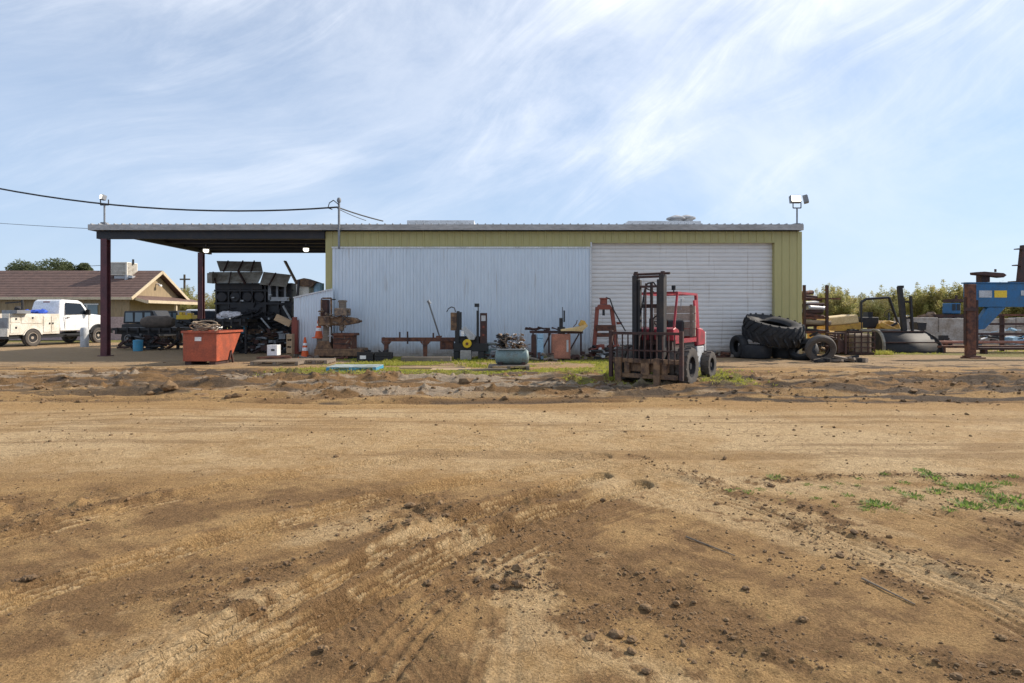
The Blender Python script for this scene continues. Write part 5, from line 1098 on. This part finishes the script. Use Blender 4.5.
# ------------------------------------------------------------------ tyres at the right of the door
def tyre(label, c, r, w, hub, Mx, lugs=0, mm=None, name='tractor_tyre'):
    t = thing(name, label, 'tyre', c, group='old tyres stacked by the door', local=True)
    m = MB()
    prof = [(hub, -w*.30), (hub*1.15, -w*.42), (r*.8, -w*.5), (r*.93, -w*.47), (r*.985, -w*.3), (r, 0), (r*.985, w*.3), (r*.93, w*.47), (r*.8, w*.5), (hub*1.15, w*.42), (hub, w*.30), (hub*1.06, w*.24), (r*.86, w*.4), (r*.9, 0), (r*.86, -w*.4), (hub*1.06, -w*.24), (hub, -w*.30)]
    m.lathe(prof, (0, 0, 0), 'x', 40, Mx); o = m.build('carcass', mm or M['rubber'], t, smooth=True)
    if lugs:
        g = MB()
        for k in range(lugs):
            for sx in (-1, 1):
                a0 = 2*PI*(k+.25*sx)/lugs
                for q in range(3):
                    f0, f1 = q/3, (q+1)/3
                    def pt(f):
                        a = a0+f*2*PI/lugs*.9; xx = sx*w*(.50-.48*f); rr_ = r*(.93+.075*min(1, f*2.2))
                        return Mx @ Vector((xx, math.cos(a)*rr_, math.sin(a)*rr_))
                    g.beam(pt(f0), pt(f1), r*.065, r*.075)
        g.build('tread_lugs', mm or M['rubber'], t)
    return t
Rz = lambda a: Matrix.Rotation(R(a), 3, 'Z'); Ry = lambda a: Matrix.Rotation(R(a), 3, 'Y'); Rx = lambda a: Matrix.Rotation(R(a), 3, 'X')
c = (X(774, 22.7), 23.0-.2, Z(330.5, 22.8))
tyre('huge black tractor tyre with deep chevron lugs lying tilted on top', c, 1.06, .78, .55, Rx(15) @ Ry(96) , 20)
tyre('flat black tyre under the left side of the huge tractor tyre', (X(758, 22.4), 22.7, .27), .60, .5, .3, Ry(90), 0)
tyre('flat black tyre under the right side of the huge tractor tyre', (X(787, 22.6), 22.8, .22), .50, .4, .26, Ry(90), 0)
tyre('small tyre standing upright left of the tyre stack', (X(741, 22.7), 22.9, .44), .44, .32, .22, Rz(12), 0)
tyre('worn truck tyre leaning sideways with its open hole facing out', (X(820.5, 20.9), 20.9, .46), .50, .27, .29, Rx(0) @ Rz(80) @ Matrix.Identity(3) @ Ry(-20) , 0, M['rubberd'])
tyre('tyre lying behind the leaning truck tyre', (X(805, 21.9), 22.0, .33), .5, .3, .28, Rz(35) @ Ry(50), 0)
junk('tyre_scraps', 'flattened rubber and bark-like scraps on the dirt by the truck tyre', 'scrap pile', 824, 866, 358, 20.6, .9, 12, (('rubber_scraps', M['rubber']), ('brown_scraps', M['woodbeam'])), 29, (.15, .45))

# ------------------------------------------------------------------ pipe rack, yellow machine, cage, mast, bucket
Y = 25.5; t = thing('pipe_rack', 'tall rusty rack of pipes at the corner of the olive wall', 'rack', (X(816, Y), Y, 0))
for px, top in ((804.8, 285), (827.5, 285)):
    for dy in (0, 1.0): MB().box(X(px, Y)-.05, X(px, Y)+.05, Y+dy, Y+dy+.1, -.02, Z(top, Y)-(.0 if dy == 0 else .5)).build('upright', M['rustd'], t)
MB().pb(805, 841, 298, 299.5, Y+.12, .06).pb(803, 829, 317, 319, Y+.12, .08).pb(803, 829, 331, 333.5, Y+.12, .08).build('shelf_bar', M['rust'], t)
rr = random.Random(77)
for k, (a, b_, py, mm, nm) in enumerate(((800, 821, 295, M['rustd'], 'pipe'), (803, 819, 293, M['rust'], 'pipe'), (800, 824, 297, M['rustd'], 'pipe'), (806, 826, 303, M['lgrey'], 'pipe'), (800, 830, 305, M['rustd'], 'pipe'), (809, 831, 308, M['alu'], 'pipe'), (800, 826, 310, M['lgrey'], 'pipe'), (803, 828, 313, M['rustd'], 'pipe'), (801, 829, 315, M['rust'], 'pipe'), (804, 833, 321, M['wood'], 'pipe'), (801, 829, 325, M['rustd'], 'pipe'), (806, 834, 329, M['blacks'], 'pipe'))):
    solo(MB().tube((X(a, Y), Y+rr.uniform(.15, .3), Z(py+rr.uniform(-1, 1), Y)), (X(b_, Y), Y+rr.uniform(.2, .8), Z(py+rr.uniform(-2, 3), Y)), rr.uniform(.06, .11), 10), 'steel_pipe', mm, 'one of the mixed pipes lying on the rusty corner rack', 'pipe', 'pipes on the corner rack')
Y = 27.6; t = thing('yellow_loader', 'old yellow wheel machine with a black roll frame behind the cage', 'loader', (X(860, Y), Y, 0))
MB().pprism([(829, 317.5), (858, 314.5), (859.5, 323), (829, 326)], Y, 1.3).build('hood', M['yellowf'], t, bevel=.04)
MB().pprism([(829, 326.2), (863, 322), (863, 331), (829, 333)], Y+.05, 1.2).build('side_panel', M['yellow'], t, bevel=.02)
MB().pb(820, 842, 331, 344, Y-.9, 1.2).build('front_frame', M['yellow'], t, bevel=.04)
MB().pb(861, 879, 317, 328, Y+.1, 1.2).build('dash', M['darksteel'], t, bevel=.03)
cg = MB(); P = lambda a, b_, y: (X(a, Y+y), Y+y, Z(b_, Y+y))
for dy in (.1, 1.2): cg.path([P(861, 330, dy), P(861, 302.5, dy), P(866, 299, dy), P(889, 297.5, dy), P(896.5, 319, dy), P(900, 328, dy)], .06, 8)
cg.beam(P(862, 301, .1), P(862, 301, 1.2), .08); cg.beam(P(889, 298, .1), P(889, 298, 1.2), .08); cg.beam(P(876, 298.4, .1), P(876, 298.4, 1.2), .05)
cg.build('roll_frame', M['black'], t, smooth=True)
MB().tube(P(889, 322, .3), P(889, 313, .5), .04).lathe([(.2, -.02), (.22, 0), (.2, .02), (.18, 0), (.2, -.02)], P(888.5, 313.5, .5), 'z', 18, Rx(-60)).pb(868, 873, 312, 318, Y+.5, .4).build('seat_and_wheel', M['black'], t)
MB().pprism([(879, 331), (881, 324), (890, 320.5), (899, 323), (902, 331)], Y-.2, 1.0).build('fender', M['yellow'], t, bevel=.03)
for px in (851, 893): add_wheel(t, (X(px, Y), Y-.15, .5), .5, .4, .3, Matrix.Rotation(PI/2, 3, 'Z'), M['yellow'], M['rubber'], lugs=16)
MB().pb(862, 905, 329, 331.2, Y-.6, .2).build('side_rail', M['panelg'], t)
MB().beam(P(880, 324, -.3), P(896, 331, -.5), .16, .22).build('lift_arm', M['yellow'], t, bevel=.01)
MB().beam(P(884, 330, -.35), P(897, 323, -.35), .09).build('hydraulic_ram', M['darksteel'], t)
Y = 24.6; t = thing('wire_cage', 'rusty wire cage bin with a dusty pale load inside', 'cage', (X(862, Y), Y, 0))
m = MB(); x0, x1 = X(848.5, Y), X(875, Y); zt = Z(331.5, Y)
for y in (Y, Y+1.0):
    for k in range(5): x = x0+(x1-x0)*k/4; m.box(x-.02, x+.02, y, y+.04, .05, zt)
    for k in range(5): z = .08+(zt-.1)*k/4; m.box(x0, x1, y-.02, y-.002, z-.02, z+.02)
for k in range(5):
    z = .08+(zt-.1)*k/4; m.box(x0-.02, x0-.001, Y, Y+1.04, z-.02, z+.02).box(x1+.001, x1+.02, Y, Y+1.04, z-.02, z+.02)
m.box(x0, x1, Y+.05, Y+.99, .0, .07); m.build('cage_frame', M['rustd'], t)
MB().box(x0+.25, x1-.06, Y+.1, Y+.9, .075, zt-.1).build('load', M['wood'], t, bevel=.06)
Y = 24.3; solo(MB().pb(831, 847, 332.5, 334, Y, .5).pb(838, 840, 334.1, 353, Y, .06).pb(845, 847, 334.1, 354, Y, .06).pb(838.5, 846, 340, 352, Y+.1, .4), 'rusty_stand', M['rustd'], 'rusty stand beside the left side of the wire cage', 'stand')
Y = 26.6; t = thing('mast_assembly', 'detached black forklift mast standing upright behind the black bucket', 'mast', (X(905, Y), Y, 0))
MB().beam((X(901, Y), Y+.1, Z(286.5, Y)), (X(906, Y), Y, .0), .19, .14).build('mast_rail', M['blacks'], t)
MB().beam((X(908, Y), Y+.35, Z(298, Y)), (X(911.5, Y), Y+.3, .0), .10, .12).beam((X(912, Y), Y+.1, Z(296, Y)), (X(913.5, Y), Y, .0), .08, .1).beam((X(903, Y), Y+.2, Z(301, Y)), (X(912, Y), Y+.2, Z(302, Y)), .08).beam((X(904, Y), Y+.2, Z(318, Y)), (X(913, Y), Y+.2, Z(318, Y)), .08).pb(900, 904, 285.5, 288, Y+.05, .2).build('mast_rail_inner', M['darksteel'], t)
# bucket: open shell
Y = 25.9; t = thing('loader_bucket', 'large black curved loader bucket resting on the grass', 'bucket', (X(905, Y), Y, 0)); m = MB()
x0, x1 = X(884, Y), X(942, Y); seg = []; 
for k in range(11): a = R(100*k/10-5); seg.append((Y+1.05-1.05*math.cos(a)*.98, .95*math.sin(a)+.02))
# curved back from front lip (low) up
xt0, xt1 = X(889, Y), X(932, Y)
vs = []
for i, (yy, zz2) in enumerate(seg):
    f = max(0, zz2)/.97; vs += [(x0+(xt0-x0)*f**1.3, yy, zz2), (x1+(xt1-x1)*f**3, yy, zz2)]
m.add(vs, [(2*i, 2*i+1, 2*i+3, 2*i+2) for i in range(len(seg)-1)]); ob = m.build('bucket_shell', M['blacks'], t, smooth=True); s_ = ob.modifiers.new('shell', 'SOLIDIFY'); s_.thickness = .03; s_.offset = 0
rbm = MB()
for i in (3, 7): yy, z2 = seg[i]; f = max(0, z2)/.97; rbm.beam((x0+(xt0-x0)*f**2.2, yy-.03, z2+.03), (x1+(xt1-x1)*f**2.2, yy-.03, z2+.03), .07, .05)
rbm.build('stiffener', M['rustd'], t)
for side in (0, 1):
    pv = [vs[2*i+side] for i in range(len(seg))]+[((x0, x1)[side], Y+1.1, .02)]
    o_ = MB().add(pv, [tuple(range(len(pv)))]).build('side_plate', M['blacks'], t); s_ = o_.modifiers.new('shell', 'SOLIDIFY'); s_.thickness = .05; s_.offset = 0
MB().path([(p[0]-.02, p[1]-.03, p[2]) for p in vs[0::2]], .07, 6).build('edge_rib', M['panelg'], t)
MB().path([(p[0]+.02, p[1]-.03, p[2]) for p in vs[1::2]], .04, 6).build('edge_rib', M['blacks'], t)
Y = 29; solo(MB().pprism([(917, 322), (927, 322.5), (926, 330), (918.5, 330)], Y, .6).box(X(919, Y), X(926, Y), Y+.1, Y+.5, 0, Z(330, Y)), 'black_bin', M['black'], 'small black bin behind the loader bucket', 'bin', bevel=.01)
# ------------------------------------------------------------------ low stained wall and things behind the gooseneck trailer
Y = 34; t = thing('block_wall', 'low stained pale concrete wall across the back of the yard', 'wall', (X(960, Y), Y, 0))
for k in range(10):
    a = X(900, Y)+k*2.2; MB().box(a, a+2.17, Y, Y+.6, -.05, Z(318.5, Y)+(.0 if k % 3 else .06)).build('block', M['concw'], t, bevel=.03)
Y = 36; t = thing('blue_tractor', 'small teal-cabbed tractor parked beyond the low wall', 'tractor', (X(956, Y), Y, 0))
MB().pb(951.5, 961, 303, 313.8, Y, .8).build('cab', M['blues'], t, bevel=.04)
MB().pb(952.2, 955.8, 304, 310.5, Y-.015, .012).pb(956.8, 960.3, 304, 310.5, Y-.015, .012).build('window', M['glass'], t)
MB().pb(955, 963, 299, 301.9, Y+.1, 1.0).pb(943, 966, 314.2, 322, Y+.1, 1.1).tube((X(960, Y), Y+.3, Z(299, Y)), (X(960, Y), Y+.3, Z(295, Y)), .06).build('chassis', M['rustd'], t)
for px in (946, 957, 966): add_wheel(t, (X(px, Y), Y-.1, Z(321, Y)-.0 if False else .75), .75, .4, .35, Matrix.Rotation(PI/2, 3, 'Z'), M['yellowf'], M['rubberd'], lugs=14)
Y = 37; x = X(930, Y)
mm_ = MB(); rr = random.Random(14)
for _ in range(26): a_ = rr.uniform(925, 962); mm_.rock((X(a_, Y), Y+rr.uniform(0, .8), Z(319, Y)+rr.uniform(-.2, .12)), rr.uniform(.2, .45), .3, rr)
for _ in range(20): a_ = rr.uniform(922, 964); mm_.rock((X(a_, Y), Y+rr.uniform(0, .8), rr.uniform(.0, 1.2)), rr.uniform(.4, .6), .3, rr)
solo(mm_, 'rubble_heap', M['rustbrown'], 'brown heap of rubble showing over the low pale wall', 'rubble')
# gooseneck trailer
Y = 22.8; t = thing('gooseneck_trailer', 'blue gooseneck trailer with rusty jack foot at the right edge', 'trailer', (X(1000, Y), Y, 0)); mt = M['blues']
xe_ = X(1090, Y)
MB().box(X(968, Y), xe_, Y, Y+.25, Z(307, Y), Z(283.5, Y)).build('neck_beam', mt, t, bevel=.012)
MB().pprism([(977, 330), (978, 322), (988, 307.2), (1006, 307.2), (985, 329)], Y+.03, .2).build('neck_brace', mt, t, bevel=.01)
MB().pb(967, 1090, 282.2, 283.4, Y-.03, .3).build('top_flange', mt, t)
ft = MB().pb(967.5, 976.5, 284, 356, Y-.18, .17).build('jack_leg', M['rust'], t, bevel=.01)
MB().pb(965.8, 969, 297, 345, Y-.13, .12).pb(976.7, 978.5, 300, 350, Y-.12, .1).pb(964, 977, 308, 311, Y-.22, .03).build('jack_gear', M['rustd'], ft)
MB().box(X(963, Y), X(979, Y), Y-.35, Y+.15, -.0, .05).box(X(963, Y), X(976.5, Y), Y-.25, Y+.05, .051, .1).build('foot_plate', M['rust'], t, bevel=.01)
MB().pb(979, 992, 290.5, 297.5, Y-.012, .01).build('worn_decal', M['lgrey'], t); MB().pb(994.5, 1007, 290.5, 297.5, Y-.012, .01).build('reflector', M['yel2'], t); MB().pb(1021, 1034, 290.5, 295.5, Y-.012, .01).build('worn_decal', M['lgrey'], t)
MB().pb(982, 990, 275, 282, Y+.3, .3).build('hitch_stem', M['rustd'], t)
MB().pprism([(976.5, 272), (985, 271.5), (1004, 273), (1007, 275), (1004, 277.5), (988, 275.5), (977, 274.5)], Y+.1, .35).pb(995, 996.8, 269, 272, Y+.4, .05).build('hitch_plate', M['rustd'], t, bevel=.01)
MB().pprism([(1019, 282), (1023, 245), (1034, 245), (1034, 282)], Y+.5, .15).pb(1014, 1024, 281, 282.1, Y+.4, .3).pb(1016, 1022, 264.6, 265.6, Y+.45, .2).pb(1018, 1024, 248.3, 249.2, Y+.45, .2).build('upright_ramp', M['rustd'], t)
MB().box(X(1078, Y), X(1082, Y), Y, Y+.12, 0, Z(307, Y)).build('rear_support', mt, t)
# steel stock rack behind
Y = 27; t = thing('steel_rack', 'rusty steel stock rack behind the blue trailer neck', 'rack', (X(1003, Y), Y, 0))
for px in (1003, 1040): MB().box(X(px, Y)-.07, X(px, Y)+.07, Y, Y+.12, -.02, Z(314, Y)).build('upright', M['rustd'], t)
for py in (315, 324, 334): MB().pb(975, 1060, py-1, py+1, Y-.12, .115).build('rail', M['rust'] if py == 315 else M['rustd'], t)
for k, (a, b_, py, Y2, mm, lab) in enumerate(((935, 1050, 341, 26.5, M['orange'], 'long orange-rust channel lying highest on the dirt left of the blue trailer foot'), (938, 1060, 345.5, 25.9, M['rust'], 'brown steel beam lying just in front of the orange channel'), (980, 1060, 347.5, 25.3, M['rustd'], 'dark steel beam lying nearest, right of the trailer foot'))):
    solo(MB().box(X(a, Y2), X(b_, Y2), Y2, Y2+.25, Z(py+2.5, Y2), Z(py, Y2)).box(X(a+5, Y2), X(a+8, Y2), Y2, Y2+.3, -.02, Z(py+2.5, Y2)-.002).box(X(b_-8, Y2), X(b_-5, Y2), Y2, Y2+.3, -.02, Z(py+2.5, Y2)-.002), 'steel_beam', mm, lab, 'steel beam', 'steel beams on the dirt', bevel=.01)
junk('yard_clutter', 'mixed pale and blue clutter behind the steel stock rack', 'clutter', 985, 1040, 322, 30, 1.0, 16, (('white_bits', M['lgrey']), ('blue_bits', M['lblue']), ('dark_bits', M['blacks'])), 43, (.2, .5))
junk('yard_clutter', 'dark rusty clutter between the bucket and the low wall', 'clutter', 925, 965, 336, 31, 1.0, 12, (('rusty_bits', M['rust']), ('dark_bits', M['blacks'])), 47, (.15, .4))
# scrap and short pipes under the corner pipe rack
junk('pipe_scraps', 'rusty scrap and short pipes piled under the corner pipe rack', 'scrap pile', 800, 842, 333, 25.0, .8, 16, (('rusty_bits', M['rustd']), ('dark_bits', M['blacks']), ('pale_bits', M['wood'])), 53, (.1, .35))

junk('machine_scraps', 'dark tangled scrap between the yellow machine and the wire cage', 'scrap pile', 832, 852, 330, 25.9, .6, 12, (('rusty_bits', M['rustd']), ('dark_bits', M['blacks'])), 71, (.1, .3))
junk('press_scrap', 'rusty tangle standing between the bandsaw and the compressor', 'scrap pile', 484, 500, 346, 21.6, .4, 8, (('rusty_bits', M['rustd']), ('grey_bits', M['greym'])), 73, (.08, .2))
junk('bench_scrap', 'rusty scrap heaped around the feet of the work bench', 'scrap pile', 526, 556, 350, 21.3, .4, 9, (('rusty_bits', M['rustd']), ('brown_bits', M['woodbeam'])), 74, (.08, .2))

# ------------------------------------------------------------------ loose soil clods, stones, grass, weeds
rr = random.Random(99); Yg, Xg = [], []
cand = 80000; cx = []; cyy = []
for _ in range(cand):
    y = 2.2*(22/2.2)**(rr.random()**.9); x = rr.uniform(-1, 1)*(1.2+y*.95); cx.append(x); cyy.append(y)
hh, ml = height(np.array(cx), np.array(cyy))
dens = (.05+.9*ml['rid']+.9*ml['fg']*ss(.46, .60, ml['dist'])*ss(.42, .58, fbm(np.array(cx)*2.3+7, np.array(cyy)*2.3+13, 6, .68))+.3*ml['fg']*ss(.52, .62, fbm(np.array(cx)*1.1+3, np.array(cyy)*1.6+13, 4))+.9*ml['berm']*ss(.45, .58, ml['cl'])+.35*band(np.array(cyy), 10.8, 11.2, 12, 12.6))*(1-.9*ml['trk'])
for pts, w_ in RID:
    for a, b_ in zip(pts, pts[1:]):
        a = Vector(a); b_ = Vector(b_)
        for _ in range(int(110*(b_-a).length+60)):
            q = a.lerp(b_, rr.random()); cx.append(q.x+rr.gauss(0, w_*1.1)); cyy.append(q.y+rr.gauss(0, w_*.9))
hh, ml = height(np.array(cx), np.array(cyy))
dens = np.concatenate([dens, .9*np.ones(len(cx)-len(dens))])
m = MB(); cnt = 0
for i in range(len(cx)):
    if rr.random() < dens[i]*.55:
        y = cyy[i]; s_ = abs(rr.gauss(0, 1))*.0045+.0035
        if rr.random() < .03: s_ *= 2.4
        if y > 8: s_ *= 1.7
        if 11 < y < 18 and rr.random() < .3: s_ *= 2.2
        if y < 3.6: s_ *= .7
        m.rock((cx[i], y, hh[i]+s_*.3), s_, .35, rr); cnt += 1
solo(m, 'soil_clods', M['clod'], 'loose crumbs and clods of brown soil over the dirt', 'soil', kind='stuff')
lr = [(646, 610, .035), (323, 656, .03), (617, 637, .045), (632, 643, .03), (675, 585, .02), (603, 500, .03), (422, 547, .035), (428, 588, .03), (412, 510, .05), (1003, 640, .035), (630, 655, .03), (646, 675, .025), (745, 590, .03), (805, 620, .035), (520, 590, .04), (495, 590, .03), (955, 680, .03), (770, 484, .035), (836, 500, .03), (336, 457, .035), (716, 504, .03), (575, 397, .085), (148, 395, .12), (200, 396, .14), (168, 394, .2), (40, 392, .1), (300, 600, .04), (262, 608, .03), (30, 582, .04)]
for i, (px, py, r_) in enumerate(lr):
    x, y = G(px, py); m = MB(); rk = random.Random(i)
    for q in range(3 if r_ > .03 else 2): m.rock((x+rk.uniform(-r_, r_)*.5, y+rk.uniform(-r_, r_)*.4, gz(x, y)+r_*.3), r_*rk.uniform(.45, .75), .22, rk, 2)
    if r_ > .09: solo(m, 'dirt_clod', M['clod'], ['big round clod of soil in the rut before the forklift', 'broken grey clod of soil left of the biggest one on the berm', 'tilted grey clod right of the biggest one on the berm', 'biggest grey lump of soil on the berm left of the hopper shadow', 'grey clod of soil at the far left of the berm'][i-21], 'clod')
    else: solo(m, 'dirt_clod', M['clod'], 'dark fist-sized clod of soil lying loose on the near dirt', 'clod', 'loose soil clods on the near dirt')
# sticks
for a, b_, lab in (((686, 538), (735, 556), 'thin dark stick lying on the near dirt, left of two'), ((862, 580), (915, 606), 'thin dark stick lying on the near dirt, nearer the right edge')):
    p, q = G(*a), G(*b_); solo(MB().tube((*p, gz(*p)+.012), (*q, gz(*q)+.006), .007, 6, .004), 'stick', M['wood'], lab, 'stick')
def blades(m, x, y, z, n_, h, spread, rr, w=.006):
    for _ in range(n_):
        a = rr.uniform(0, 2*PI); r_ = spread*rr.random()**.6; bx, by = x+math.cos(a)*r_, y+math.sin(a)*r_
        l_ = h*rr.uniform(.5, 1.2); d = Vector((rr.gauss(0, .5), rr.gauss(0, .5), 1)).normalized(); s_ = Vector((-math.sin(a), math.cos(a), 0))*w
        p = Vector((bx, by, z)); q = p+d*l_*.6; e = q+Vector((d.x*1.6, d.y*1.6, .5)).normalized()*l_*.4
        m.add([p-s_, p+s_, q+s_*.8, q-s_*.8, e], [(0, 1, 2, 3), (3, 2, 4)])
m = MB(); rr = random.Random(15); gx, gy = [], []
for _ in range(60000): gx.append(rr.uniform(-8, 7)); gy.append(rr.uniform(13, 23.4))
gx = np.array(gx); gy = np.array(gy)
gmk = band(gy, 14.8, 16.2, 22.5, 24)*band(gx, -7.5, -5.0, 3.0, 7)*ss(.40, .54, fbm(gx*.55+21, gy*.9+3, 4))
gmk = np.maximum(gmk, band(gy, 13.0, 14, 16, 17)*band(gx, 1, 1.8, 5.2, 6)*ss(.40, .56, fbm(gx*.8+1, gy*1.2+3, 3)))
gh_ = height(gx, gy)[0]
for i in range(len(gx)):
    if rr.random() < gmk[i]*.34: blades(m, gx[i], gy[i], gh_[i]-.01, 4, .075, .06, rr, .010)
def patch(px0, px1, py0, py1, n_, h):
    for _ in range(n_):
        Y = 960/(rr.uniform(py0, py1)-316); x = X(rr.uniform(px0, px1), Y); blades(m, x, Y, gz(x, Y)-.01, 6, h, .08, rr, .012)
patch(400, 500, 358, 362, 150, .13); patch(606, 650, 376, 384, 200, .17); patch(385, 402, 360, 366, 60, .16); patch(875, 893, 351, 355, 160, .2); patch(893, 940, 352.5, 354, 50, .08); patch(455, 500, 361, 366, 60, .12); patch(905, 940, 350, 353, 40, .1); patch(980, 1024, 350, 352, 50, .1)
solo(m, 'grass', M['grass'], 'patchy yellow-green grass along the wall and around the forklift', 'grass', kind='stuff')
protos = []
for s in range(5):
    m = MB(); rk = random.Random(200+s)
    for _ in range(90):
        a = rk.uniform(0, 2*PI); r_ = .16*rk.random()**.7; l_ = rk.uniform(.02, .055); el_ = rk.uniform(.2, 1.2)
        p = Vector((math.cos(a)*r_*.6, math.sin(a)*r_*.6, 0)); d = Vector((math.cos(a)*math.cos(el_), math.sin(a)*math.cos(el_), math.sin(el_)))
        s_ = Vector((-math.sin(a), math.cos(a), 0))*rk.uniform(.004, .009); m.add([p, p+d*l_*.5+s_, p+d*l_, p+d*l_*.5-s_], [(0, 1, 2, 3)])
    protos.append(setp(m.build('weed', M['weed']), 'small green weed tuft growing on the pale dirt at the right', 'weed', 'weeds on the near right dirt'))
wp_ = [(775, 477, 1), (748, 490, .7), (825, 486, .8), (873, 503, 1.3), (885, 505, 1.1), (903, 492, .7), (840, 482, .6), (934, 478, 1.4), (928, 474, 1), (915, 497, 1.1), (938, 492, 1.2), (960, 488, 1.4), (975, 490, 1.6), (988, 486, 1.2), (965, 505, 1.5), (975, 507, 1.2), (1000, 504, 1.4), (1015, 500, 1.4), (1022, 507, 1.2), (950, 510, .8), (1005, 484, 1), (892, 488, .8), (858, 484, .5), (730, 489, .6), (945, 484, 1), (1012, 478, .8), (868, 508, .8), (996, 498, 1.3), (760, 487, .6), (790, 490, .5), (808, 483, .6), (816, 496, .6), (848, 494, .7), (783, 498, .4), (905, 482, .7), (920, 470, .9), (738, 486, .5), (858, 478, .6), (835, 503, .6), (897, 508, .9), (885, 475, .6)]
rk = random.Random(1)
for i, (px, py, s_) in enumerate(wp_):
    x, y = G(px, py); z = gz(x, y)-.005
    if i < 5: o = protos[i]; o.location = (x, y, z); o.scale = (s_*.8,)*3
    else: o = dup(protos[rk.randrange(5)], (x, y, z), rk.uniform(0, 6), scale=s_*.8)
print('clods', cnt, 'objects', len(bpy.data.objects))
